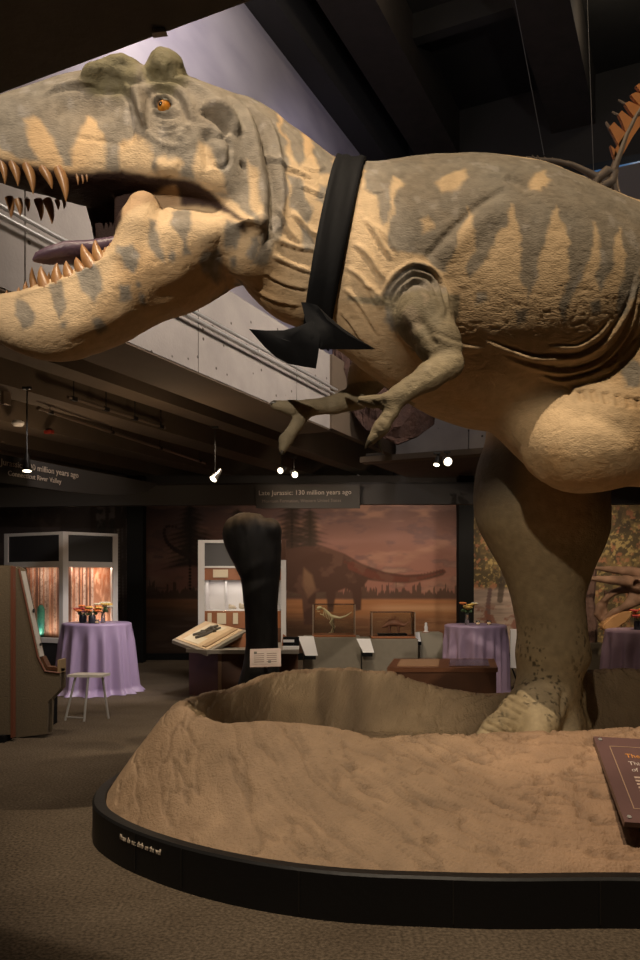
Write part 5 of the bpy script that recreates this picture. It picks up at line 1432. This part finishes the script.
B().box((0, 0, -.02), (.22, .16, .04)).done('base', M_card, nb); B().box((0, .03, .06), (.22, .1, .12)).done('back', M_blackp, nb); B().box((-.03, -.04, .07), (.15, .02, .035), 0).done('card', M_card, nb)
nb.location.z = .712 + .04

# ---- plinths with glass cases -----------------------------------------------------------------
def plinth(label, px0, px1, py, Y, depth, m=M_putty):
    X0, X1 = (px0 - CX) / F * Y, (px1 - CX) / F * Y; zt_ = EYE + (HY - py) / F * Y
    t = thing('plinth', label, 'plinth', ((X0 + X1) / 2, Y + depth / 2, 0), 0, None)
    B().box((0, 0, zt_ / 2 + .02), (X1 - X0, depth, zt_ - .04), 0, .006).done('body', m, t)
    B().box((0, .02, .02), (X1 - X0 - .06, depth - .06, .04)).done('base', M_blackp, t)
    return t, zt_
def case(label, px0, px1, py0, py1, Y, depth):
    X0, X1 = (px0 - CX) / F * Y, (px1 - CX) / F * Y; z0 = EYE + (HY - py1) / F * Y; z1 = EYE + (HY - py0) / F * Y
    t = thing('glass_case', label, 'glass case', ((X0 + X1) / 2, Y + depth / 2, z0 + .006), 0, None)
    w = X1 - X0; h = z1 - z0
    B().box((0, 0, .015), (w + .02, depth + .02, .03), 0, .003).done('base', M_wood, t)
    for a, b, sx, sy in ((0, -depth / 2, w, .008), (0, depth / 2, w, .008), (-w / 2, 0, .008, depth), (w / 2, 0, .008, depth)): B().box((a, b, h / 2 + .015), (sx, sy, h - .03)).done('glass_panel', M_glass, t)
    B().box((0, 0, h), (w, depth, .008)).done('glass_top', M_glass, t)
    me_ = mat('case_edge', (.35, .27, .2, 1), .3)
    for a in (-1, 1):
        for b in (-1, 1): B().box((a * w / 2, b * depth / 2, h / 2 + .015), (.010, .010, h - .03)).done('edge', me_, t)
    return t, z0
def label_stand(label, px0, px1, py0, py1, Y):
    c = P((px0 + px1) / 2, (py0 + py1) / 2, Y); w = (px1 - px0) / F * Y
    t = thing('label_stand', label, 'label', c, 0, 'white label boards on the plinths')
    h = (py1 - py0) / F * Y
    B().prism([(-w * .62, -.05, h / 2), (w * .3, -.05, h / 2), (w * .55, .02 - .12, -h / 2), (-w * .18, .02 - .12, -h / 2)], (0, .018, 0)).done('board', M_card, t)
    B().box((.02, -.06, -h / 2 - .03), (w * .7, .08, .05)).done('holder', M_blackp, t)
    B().box((.0, .0208, -h * .3), (.04, .16, .05)).done('bracket', M_dkmetal, t)
    return t
PA, zA = plinth('grey-green plinth under the glass case with the small pale skeleton', 303, 361, 637.5, 11.2, .55)
PB, zB = plinth('grey-green plinth under the glass case with the small plated reptile', 362, 418, 639, 11.2, .55)
PC, zC = plinth('paler narrow plinth between the plated reptile and the lavender table', 420, 443, 633, 11.75, .4, mat('pale_plinth', (.27, .235, .175, 1), .8))
CA, zCA = case('glass case holding a small pale two-legged skeleton', 313, 355, 605, 637.3, 11.25, .42)
CB, zCB = case('glass case holding a small brown plated reptile model', 372, 415, 613, 638.8, 11.25, .42)
label_stand('white slanted label board at the left of the skeleton case plinth', 300, 317, 636, 655, 11.1)
label_stand('white slanted label board between the two glass cases', 358, 373, 638.5, 652, 11.1)
label_stand('small white label board at the left edge of the paler narrow plinth', 414.5, 420, 632, 641, 11.65)
# small two-legged skeleton (running, tail out to the right)
M_sk = mat('cast_bone', (.62, .52, .30, 1), .5)
sk = thing('small_skeleton', 'small pale two-legged dinosaur skeleton running with its tail out', 'skeleton', (P(334, 637, 11.45).x, 11.45, zCA + .03))
def skp(px, py, dy=0): return P(px, py, 11.45) - sk.location + Vector((0, dy, .046))
B().tube([skp(321, 611), skp(324, 612), skp(327, 615), skp(331, 619), skp(334, 620), skp(340, 621), skp(346, 619), skp(352, 615)], [.012, .012, .02, .022, .022, .014, .010, .004], 8).done('spine', M_sk, sk, True)
s = B(); s.sph(skp(319.5, 611), .032, (1.3, .7, .8), 10); s.sph(skp(317.5, 612.5), .018, (1.5, .7, .6), 8); s.sph(skp(318.5, 614.5), .014, (1.8, .6, .4), 8); s.done('skull', M_sk, sk, True)
s = B()
for i in range(6):
    a = skp(324 + i * 1.5, 613.5 + i * .9); 
    for sd in (-1, 1): s.tube([a, a + Vector((.0, sd * .045, -.03)), a + Vector((-.01, sd * .03, -.085))], .005, 5)
s.done('ribs', M_sk, sk)
for sd in (-1, 1):
    B().tube([skp(333, 621, sd * .03), skp(331 + sd, 626, sd * .05), skp(334 + sd, 630, sd * .05), skp(332 + sd, 635.5, sd * .05), skp(329.5 + sd, 636, sd * .05)], [.018, .014, .010, .008, .006], 7).done('leg', M_sk, sk, True)
    B().tube([skp(324, 615, sd * .04), skp(323, 618, sd * .05), skp(320, 617, sd * .05)], .006, 6).done('arm', M_sk, sk, True)
B().tube([skp(334, 621), skp(334, 636)], .005, 6).done('mount', M_dkmetal, sk)
# plated reptile
M_steg = mat('plated_hide', (.22, .085, .045, 1), .6)
sg_ = thing('plated_reptile', 'small brown plated four-legged reptile model on a dark board', 'dinosaur', (P(394, 638, 11.45).x, 11.45, zCB + .04))
def sgp(px, py, dy=0): return P(px, py, 11.45) - sg_.location + Vector((0, dy, .046))
B().box((sgp(392, 636).x, 0, .012), (.42, .26, .024)).done('base', M_blackp, sg_)
B().tube([sgp(382, 630.5), sgp(385, 629.5), sgp(389, 627), sgp(394, 626), sgp(399, 627), sgp(404, 628.5), sgp(411, 624)], [.012, .022, .04, .052, .042, .02, .006], 12).done('body', M_steg, sg_, True)
s = B()
for i, (px, py, h) in enumerate(((386, 627.5, 2.5), (389, 624.5, 3.5), (392, 623, 4.5), (395, 622.8, 5), (398, 624, 4), (401, 626, 3), (404, 627.5, 2.2))): s.prism([sgp(px - 1.5, py + 1), sgp(px + 1.5, py + 1), sgp(px + .6, py - h * .7), sgp(px - .2, py - h)], (0, .012, 0))
s.done('back_plates', M_steg, sg_)
for px, sd in ((389, -1), (390, 1), (398, -1), (399, 1)): B().tube([sgp(px, 629, sd * .04), sgp(px, 635.5, sd * .05)], [.018, .014], 8).done('leg', M_steg, sg_, True)
bt = thing('small_figurine', 'tiny white figurine on top of the paler narrow plinth', 'figurine', (P(426, 630, 11.9).x, 11.9, zC))
B().lathe((0, 0, 0), [(.035, 0), (.04, .01), (.025, .03), (.03, .08), (.018, .11), (.02, .14), (0, .155)], 14).done('body', M_card, bt, True); B().lathe((0, 0, -.0), [(.06, 0), (.06, .008), (0, .008)], 14).done('base', M_wood, bt)

# ---- low wooden table case in front of the lavender table ---------------------------------
LY0 = 8.25
lw = thing('table_case', 'low dark wooden table case with a pale and a dark panel behind the rock base', 'display case', gz(P(446, 584, 8.6)))
zl = EYE + (HY - 668) / F * LY0
corners = [P(387, 670, LY0), P(498, 670, LY0), P(494, 661, 9.3), P(394, 661, 9.3)]
fl = [Vector((c.x, c.y, 0)) - lw.location for c in corners]
def sh(k_, z): return [Vector((p.x * k_, p.y * k_, z)) for p in fl]
B().prism(sh(.97, 0), (0, 0, zl - .045)).done('body', M_dkwood, lw); B().prism(sh(1.0, zl - .045), (0, 0, .045)).done('top', mat('brown_top', (.16, .065, .032, 1), .4), lw)
def onl(a0, a1, b0, b1): 
    f = lambda a, b: (fl[0] * (1 - a) + fl[1] * a) * (1 - b) + (fl[3] * (1 - a) + fl[2] * a) * b
    return [Vector((f(a, b).x, f(a, b).y, zl)) for a, b in ((a0, b0), (a1, b0), (a1, b1), (a0, b1))]
B().prism(onl(.08, .46, .15, .85), (0, 0, .008)).done('pale_panel', mat('pale_tan_panel', (.42, .25, .15, 1), .5), lw); B().prism(onl(.56, .93, .15, .85), (0, 0, .008)).done('dark_panel', mat('dark_glass_panel', (.03, .015, .012, 1), .15), lw)

# ---- white easel board between table and leg ------------------------------------------------
eb = thing('easel_board', 'white board on a black stand between the lavender table and the leg', 'board', gz(P(517, 584, 11.6)))
z0, z1 = EYE + (HY - 668) / F * 11.6, EYE + (HY - 629) / F * 11.6
B().box((0, 0, (z0 + z1) / 2), (.20, .03, z1 - z0), .0, .004).done('board', M_card, eb); B().box((.14, .02, (z0 + z1) / 2), (.07, .03, z1 - z0), 0, .004).done('side_board', mat('grey_board', (.18, .17, .19, 1), .6), eb)
for x in (-.08, .16): B().tube([(x, 0, z0 + .02), (-x * .6, -.03, 0)], .012, 6).done('leg', M_blackp, eb)

# ---- horned skull at right -----------------------------------------------------------------
SY = 12.1
fs = Field((3.8, 10.8, .9), (6.7, 13.5, 2.5), .018)
s3 = lambda px, py, d=0: P(px, py, SY + d)
for sd in (-1, 1):
    dy = sd * .30
    if sd < 0: hp_ = [(652, 588, .13), (638, 584, .11), (626, 581, .085), (612, 580, .068), (598, 579, .045), (584, 578.5, .014)]
    else: hp_ = [(660, 582, .13), (645, 575, .10), (630, 571.5, .08), (615, 570, .06), (602, 568.5, .04), (590, 567.5, .012)]
    fs.chain([(s3(x, y, dy), r) for x, y, r in hp_], .02)
    fs.chain([(s3(604, 620, sd * .07), .045), (s3(614, 612, sd * .13), .05), (s3(626, 606.5, sd * .19), .055), (s3(640, 600, sd * .26), .075), (s3(656, 594, sd * .34), .11)], .03)   # upper jaw bar
    fs.chain([(s3(626, 606, sd * .2), .045), (s3(631, 597, sd * .2), .05), (s3(636, 590, sd * .2), .07)], .03)
    fs.chain([(s3(604, 600, sd * .05), .045), (s3(613, 592.5, sd * .08), .05), (s3(624, 589, sd * .12), .06), (s3(640, 587, sd * .18), .11)], .03)   # nasal bridge
    fs.ell(s3(648, 585, sd * .27), (.2, .16, .17), .05)
fs.chain([(s3(605, 601), .06), (s3(599, 608), .06), (s3(597.5, 614), .055), (s3(601, 622), .03)], .03)          # beak
fs.chain([(s3(603, 606), .05), (s3(606, 618), .05)], .03)
fs.chain([(s3(608, 596), .045), (s3(603, 589), .012)], .02)                                  # nose horn
fs.chain([(s3(650, 588), .2), (s3(675, 575), .3)], .08)
fs.ell(P(690, 560, SY + .1), (.55, .75, .5), .08)
fs.ell(s3(635.5, 583.5, -.34), (.055, .16, .055), .015, sub=True); fs.ell(s3(648, 604, -.3), (.10, .3, .06), .02, sub=True)
v, q = fs.mesh(); v = smooth_verts(v, q, 2)
cs_ = np.array([.27, .165, .115]) * (1 + 1.1 * (fbm(v[:, 0] * 9, v[:, 1] * 9, v[:, 2] * 9, 151, 4) - .5))[:, None]
v = v + vnormals(v, q) * ((fbm(v[:, 0] * 18, v[:, 1] * 18, v[:, 2] * 18, 152, 3) - .5) * .018)[:, None]
hs = np_mesh('horned_skull', v, q, mat('brown_bone', rough=.6, attr='paint', spec=.3), None, np.clip(cs_, .01, .9), label='huge brown three-horned dinosaur skull at the right edge behind the lavender table', cat='skull')
s = B(); s.prism([s3(x, y, -.22) for x, y in ((603, 624), (611, 617), (622, 612), (632, 608.5), (634, 613), (628, 622), (619, 628.5), (609, 631), (603, 630))], (0, .2, 0)); bmesh.ops.bevel(s.bm, geom=s.bm.edges[:], offset=.025, segments=3, affect='EDGES')
s.done('lower_jaw', mat('lit_tan_bone', (.62, .36, .17, 1), .55, noise=(9, (.5, .27, .12, 1), .3)), hs, True, label='paler tan lower jaw')  # jaw colour brightened to look lit against the brown skull
s = B(); s.cyl(s3(668, 600), gz(s3(668, 600)), .06); s.box(gz(s3(668, 600)) + Vector((0, 0, .3)), (.8, .6, .6)); s.done('stand', M_dkmetal, hs)
# rough post beside the leg
pp = thing('rough_post', 'rough pinkish brown post just right of the thick dinosaur leg', 'post', gz(P(590.5, 584, 13.4)))
zt_ = EYE + (HY - 566) / F * 13.4
s = B(); s.tube([(0.03, 0, 0), (.0, 0, .4), (.02, 0, .9), (-.02, 0, 1.3), (.03, 0, zt_)], [.11, .10, .105, .09, .085], 9); s.done('post', mat('bark_pink', (.23, .14, .115, 1), .85, noise=(7, (.15, .09, .08, 1), .3), bump=(18, .8, .03)), pp)
B().box((0, 0, .3), (.32, .3, .6), 0, .01).done('base', M_putty, pp)

# ---- reddish rock slab on the corner of the galleries ---------------------------------------
RY = 12.0
rp = [(333, 348), (352, 352), (380, 372), (430, 386), (437, 404), (434, 424), (418, 436), (398, 444), (385, 437), (366, 430), (352, 412), (345, 398), (335, 402)]
rs = thing('rock_slab', 'reddish brown fossil rock slab hung at the corner of the two galleries', 'rock', P(385, 410, RY))
bm_ = B(); bm_.prism([P(x, y, RY) - rs.location for x, y in rp], (0, .11, 0))
bmesh.ops.triangulate(bm_.bm, faces=bm_.bm.faces); bmesh.ops.subdivide_edges(bm_.bm, edges=bm_.bm.edges, cuts=4, use_grid_fill=True)
for v_ in bm_.bm.verts:
    n_ = float(fbm(np.array(v_.co.x * 5), np.array(v_.co.y * 5), np.array(v_.co.z * 5), 161, 4)) - .5; v_.co += Vector((n_ * .08, n_ * .35, n_ * .08))
bm_.done('slab', mat('red_rock', (.085, .040, .027, 1), .85, noise=(6, (.045, .023, .018, 1), .25), bump=(14, .9, .05)), rs)
s = B()
for x, y in ((345, 400), (425, 430)): s.tube([P(x, y, RY + .1) - rs.location, P(x, y, RY + .1) - rs.location + Vector((0, .9, .35))], .02, 6)
s.done('bracket', M_dkmetal, rs)
# ================================================================== things overhead
M_lens = mat('lamp_glow', (1, .9, .75, 1), .4, emit=(1, .86, .62, 1), strength=6)
M_lampb = mat('lamp_body', (.30, .29, .28, 1), .35, .7)
def track_lamp(px, py, Y, top, aim, label, dark=False, r=.05):
    c = P(px, py, Y); t = thing('track_spotlight', label, 'spotlight', c, 0, 'small ceiling spotlights')
    a = Vector(aim).normalized(); m = M_dkmetal if dark else M_lampb
    B().tube([(0, 0, 0.03), (0, 0, top)], .009, 6).done('stem', M_dkmetal, t)
    B().box((0, 0, top + .01), (.10, .05, .03), 0, .004).done('mount', M_dkmetal, t)
    s = B(); s.cyl(-a * .10, a * .045, r * .55, r * 1.05, 16); s.cyl(-a * .15, -a * .10, r * .5, r * .55, 12); s.done('housing', m, t, True)
    B().cyl(a * .0455, a * .052, r * .85).done('lens', M_lens, t)
    s = B(); s.tube([(0, 0, .06), (.05, 0, .0), -a * .03 + Vector((.0, 0, 0))], .006, 6); s.done('yoke', m, t)
def to_ceiling(py, Y, z): return z - (EYE + (HY - py) / F * Y)
track_lamp(27, 467, 9.2, to_ceiling(467, 9.2, 3.9), (.05, -.1, -1), 'black pendant spotlight at far left in front of the hanging board', True, .055)
track_lamp(215, 477, 11.5, to_ceiling(477, 11.5, 3.9), (-.5, -.45, -.75), 'silver spotlight on a stem above the lit white specimen case', r=.06)
track_lamp(281.5, 470, 12.2, .25, (-.3, -.8, -.3), 'left lamp of the close pair over the Late Jurassic sign', r=.05)
track_lamp(294, 474, 12.2, .25, (.3, -.8, -.35), 'right lamp of the close pair over the Late Jurassic sign', r=.05)
track_lamp(437, 462, 11.6, .12, (-.2, -.3, -.9), 'dark spotlight left of the bright one under the far gallery', True, .05)
track_lamp(447, 461, 11.6, .12, (.15, -.9, -.35), 'bright spotlight under the far gallery left of the leg', r=.07)

# conduits and lighting track under the balcony
def along(px, py, z):
    Y = (z - EYE) * F / (HY - py); return Vector(((px - CX) / F * Y, Y, z))
M_pipe = mat('conduit_brown', (.26, .20, .15, 1), .35, .6)
for (p0, p1, z, lab, rr_, m) in (((68, 397), (165, 428), 3.93, 'upper conduit pipe running under the balcony', .022, M_pipe), ((38, 408), (205, 463), 3.88, 'lower long conduit pipe running under the balcony', .026, M_pipe)):
    a, b = along(*p0, z), along(*p1, z)
    t = thing('conduit', lab, 'pipe', a, 0, 'conduits under the balcony')
    B().tube([Vector(), (b - a) * .5, b - a], rr_, 8).done('pipe', m, t, True)
    for q_ in (.05, .35, .65, .95):
        c = (b - a) * q_; B().box(c, (.05, .09, .05), ROOMROT).done('clamp', M_dkmetal, t); B().tube([c, c + Vector((0, 0, 4.75 - z))], .007, 6).done('hanger', M_dkmetal, t)
a = along(6, 396, 3.9)
jb = thing('ceiling_junction_box', 'small metal junction box and bent pipe under the balcony, far left', 'junction box', a)
B().box((0, 0, 0), (.05, .12, .22), ROOMROT, .006).done('box', M_pipe, jb); B().tube([(0, .0, .11), (.03, .05, .22), (.20, .3, .23)], .018, 8).done('pipe', M_pipe, jb)
a = along(18, 424, 3.86); sd_ = thing('smoke_detector', 'small white smoke detector under the balcony at far left', 'smoke detector', a)
B().lathe((0, 0, 0), [(0, -.03), (.06, -.028), (.085, 0), (.085, .03), (0, .03)], 18).done('body', M_card, sd_, True); B().lathe((0, 0, .03), [(.05, 0), (.05, .02), (0, .02)], 12).done('base', M_card, sd_)
a = along(49, 432, 3.86); al = thing('ceiling_alarm', 'small red alarm under the balcony right of the smoke detector', 'alarm', a)
B().box((0, 0, 0), (.14, .08, .05), ROOMROT, .006).done('body', mat('alarm_red', (.28, .03, .02, 1), .4), al); B().box((0, 0, .035), (.08, .05, .03), ROOMROT).done('base', M_dkmetal, al)
# round fitting on the high ceiling beam
a = on_v(395, 77, 14.2); 
pn = P(395, 77, 11.85 / 1); zc = 12.98; Yc = (zc - EYE) * F / (HY - 77)
hd = thing('ceiling_fitting', 'faint round fitting on the dark high ceiling above the dinosaur', 'fitting', (P(395, 77, Yc).x, Yc, zc - .02))
B().lathe((0, 0, 0), [(.0, -.05), (.16, -.05), (.2, -.03), (.22, .02), (0, .02)], 24).done('body', M_conc, hd, True)
# small chip of plaster clamp on the near beam
p = P(159, 33, 2.12); 
cl_ = thing('beam_clip', 'small pale clip on the edge of the dark overhead beam', 'clip', p)
B().prism([(-.02, 0, 0), (.02, 0, .005), (.005, 0, .03), (-.01, 0, .03)], (0, .02, 0)).done('clip', M_card, cl_)

# ---- hanging skeleton upper right --------------------------------------------------------
HY_ = 9.0
M_obone = mat('orange_bone', (.50, .19, .04, 1), .6, noise=(9, (.40, .14, .03, 1), .3)); M_hbone = mat('dark_bone', (.14, .095, .06, 1), .6, noise=(8, (.24, .18, .12, 1), .3))
def hp(px, py, d=0): return P(px, py, HY_ + d)
hk = thing('hanging_skeleton', 'skeleton with an orange notched sail hung on wires at upper right', 'skeleton', hp(598, 178))
def hl(px, py, d=0): return hp(px, py, d) - hk.location
B().tube([hl(526, 158, .1), hl(540, 159.5, .1), hl(556, 161, .05), hl(572, 164.5, .05), hl(586, 171, 0), hl(598, 178, 0)], [.02, .024, .028, .03, .035, .05], 9).done('tail_spine', M_hbone, hk, True)
s = B()
for i, (px, py) in enumerate(((534, 158.5), (539, 159), (546, 160), (554, 161), (562, 162.5), (570, 164), (578, 167.5))): s.tube([hl(px, py, .08), hl(px - 2, py - 3.5, .08)], [.014, .006], 6); s.tube([hl(px, py, .08), hl(px + 3, py + 2.5, .08)], [.012, .005], 6)
s.done('vertebra_spines', M_hbone, hk)
s = B(); s.tube([hl(598, 178), hl(607, 171), hl(614, 173), hl(612, 182), hl(600, 188), hl(594, 184), hl(598, 178)], [.05, .06, .06, .06, .05, .045, .05], 10); s.sph(hl(604, 180, .05), .1, (1.1, .6, .9), 12); s.done('hip_bone', M_hbone, hk, True)
B().tube([hl(613, 176), hl(616, 190), hl(622, 202), hl(624, 206)], [.05, .04, .028, .02], 8).done('leg', M_hbone, hk, True)
B().tube([hl(612, 174), hl(618, 158), hl(626, 136), hl(636, 116), hl(650, 96), hl(690, 60)], [.05, .04, .032, .028, .03, .03], 8).done('backbone', M_hbone, hk, True)
blades = [[(609.5, 127), (614, 122), (627, 134), (624, 142), (620, 148)], [(618.5, 114), (622, 110.5), (634, 120), (631, 129), (626, 133), (622, 121)], [(625, 103.5), (629, 101), (642, 107), (640, 116), (635, 118), (629, 110)], [(631, 94.5), (636, 92), (650, 97), (648, 106), (641, 107), (635, 100)], [(636, 85.5), (642, 82), (658, 89), (655, 98), (645, 97)],
          [(614, 156), (617, 146), (627, 131), (637, 116), (650, 98), (656, 101), (643, 122), (632, 138), (622, 156), (617, 164)], [(610.5, 145), (615, 149), (619, 158), (615, 160)]]
for bpts in blades: B().prism([hl(x, y, -.02) for x, y in bpts], (0, .05, 0)).done('sail_plate', M_obone, hk)
s = B()
for a, b in (((606, 122), (612, 132)), ((612, 112), (620, 116)), ((618, 100), (628, 106)), ((606, 123), (618, 146))): s.tube([hl(*a, .02), hl(*b, .02)], [.012, .016], 6)
s.done('spine_tips', M_hbone, hk)
for (px0, py0, px1, py1) in ((513, -10, 544, 155), (587, -10, 593.5, 170)):
    B().tube([hl(px0, py0, .1), hl(px1, py1, .1)], .004, 5).done('wire', M_lampb, hk)
# ================================================================== light
w = bpy.data.worlds.new('hall_ambient'); SC.world = w; w.use_nodes = True
w.node_tree.nodes['Background'].inputs[0].default_value = (1, .82, .66, 1); w.node_tree.nodes['Background'].inputs[1].default_value = .05
WARM = (1, .80, .56)
spot((-2.3, -3.2, 5.6), (-.85, 4.2, 3.6), 1700, (1, .86, .70), 19, .35, .04, 'head_spot')
spot((-.6, 2.4, 2.9), (.3, 6.6, .75), 260, (1, .82, .6), 30, .7, .06, 'base_spot')  # unseen fill added to brighten the hollow of the rock base
spot((.3, .1, 11), (1.0, 4.8, 2.6), 2800, WARM, 36, .4, .05, 'body_spot')
spot((.5, 2.2, 3.7), (1.5, 5.6, .8), 125, (1, .82, .60), 38, .35, .04, 'leg_spot')
spot((-1.4, .6, 10), (.4, 4.0, .3), 960, (1, .83, .66), 34, .8, .1, 'base_spot')
spot((-3.2, 2.2, 8), (-.45, 6.5, .7), 500, (1, .82, .6), 17, .6, .06, 'base_spot')  # another unseen fill, added for the hollow's back wall
spot((-2.6, 4.5, 8), (-2.4, 7.5, 0), 250, (1, .82, .62), 45, .9, .1, 'floor_fill')  # this and the next three: unseen fills added to brighten the carpet
spot(R(-5.5, 5.2, 3.75), R(-5.7, 5.3, 0), 130, (1, .82, .62), 125, 1, .1, 'floor_fill')
spot(R(-6.2, 9.6, 3.75), R(-6.2, 9.8, 0), 50, (1, .82, .62), 125, 1, .1, 'floor_fill')
spot((-2.4, 3.2, 8), (-1.4, 2.6, 0), 180, (1, .8, .6), 56, 1, .1, 'floor_fill')
spot((-1.2, 9.8, 3.8), (-3.1, 11.6, .7), 260, (.98, .90, .88), 46, .6, .05, 'table_spot')
spot((-2.6, 8.2, 3.8), (-4.2, 12.6, 1.9), 160, (1, .9, .82), 44, .6, .05, 'case_fill')  # unseen fill added to brighten the white case frames
spot((-2.2, 5.6, 3.9), (-3.3, 8.1, .8), 100, (1, .82, .62), 60, .7, .05, 'kiosk_fill')  # unseen fill added for the dim kiosk corner
for q in ((-6.2, 4.5, 3.1), (-6.0, 8.2, 3.1), (-8.2, 8.2, 3.1)): point(R(*q), 14, (1, .72, .45), .1, 'gallery_fill')  # no fittings here: warm fill points added to lift the balcony underside
spot(R(-4.6, 7.4, 10.4), R(-6.8, 9.2, 9.0), 620, (1, .93, .95), 120, .9, .2, 'sky_wash')
spot(R(-4.6, 12, 9), R(-6.8, 14, 8.5), 120, (.75, .72, 1), 120, .9, .2, 'sky_wash')
spot(R(-1.6, 6.2, 5.6), R(-4.82, 7.0, 4.4), 520, (1, .86, .74), 110, .8, .4, 'parapet_wash')
spot(R(-1.8, 9.9, 5.8), R(-4.82, 9.9, 4.4), 290, (1, .86, .74), 90, .8, .4, 'parapet_wash')
spot(R(-.5, 9.4, 6.4), R(-1.2, 13.1, 4.2), 110, (1, .80, .58), 60, .8, .1, 'gallery_wash')
for x, e in ((-.4, 70), (1.6, 95), (3.6, 70), (5.6, 110), (-2.6, 15), (-4.6, 12)):
    spot((x, 14.45, 2.95), (x, 16.5, 1.5), e, (1, .80, .60), 140, .8, .1, 'mural_wash')
spot((.4, 9.4, 3.7), (.8, 11.4, .8), 170, (1, .84, .64), 60, .7, .05, 'plinth_spot')
spot((2.0, 8.6, 3.7), (2.2, 11.2, .9), 170, (.98, .88, .8), 50, .7, .05, 'table_spot')
spot((3.6, 8.6, 3.7), (4.6, 11.8, 1.3), 330, (1, .76, .5), 60, .7, .05, 'skull_spot')
spot((-.4, 11.6, 3.2), (.0, 14, 3.2), 70, (1, .8, .6), 60, .8, .03, 'sign_spot')
spot((2.2, 6, 12.4), (4.2, 9, 7.2), 800, (1, .76, .5), 40, .8, .05, 'skeleton_spot')
spot((3, 3, 7), (4, 17, 10), 260, (1, .95, .92), 90, 1, .2, 'back_wall_wash')
point((1.75, 12.9, 12.1), 14, (1, .8, .6), .05, 'beam_lamp')
point((5.5, 14.3, 12.2), 14, (1, .85, .65), .05, 'beam_lamp')
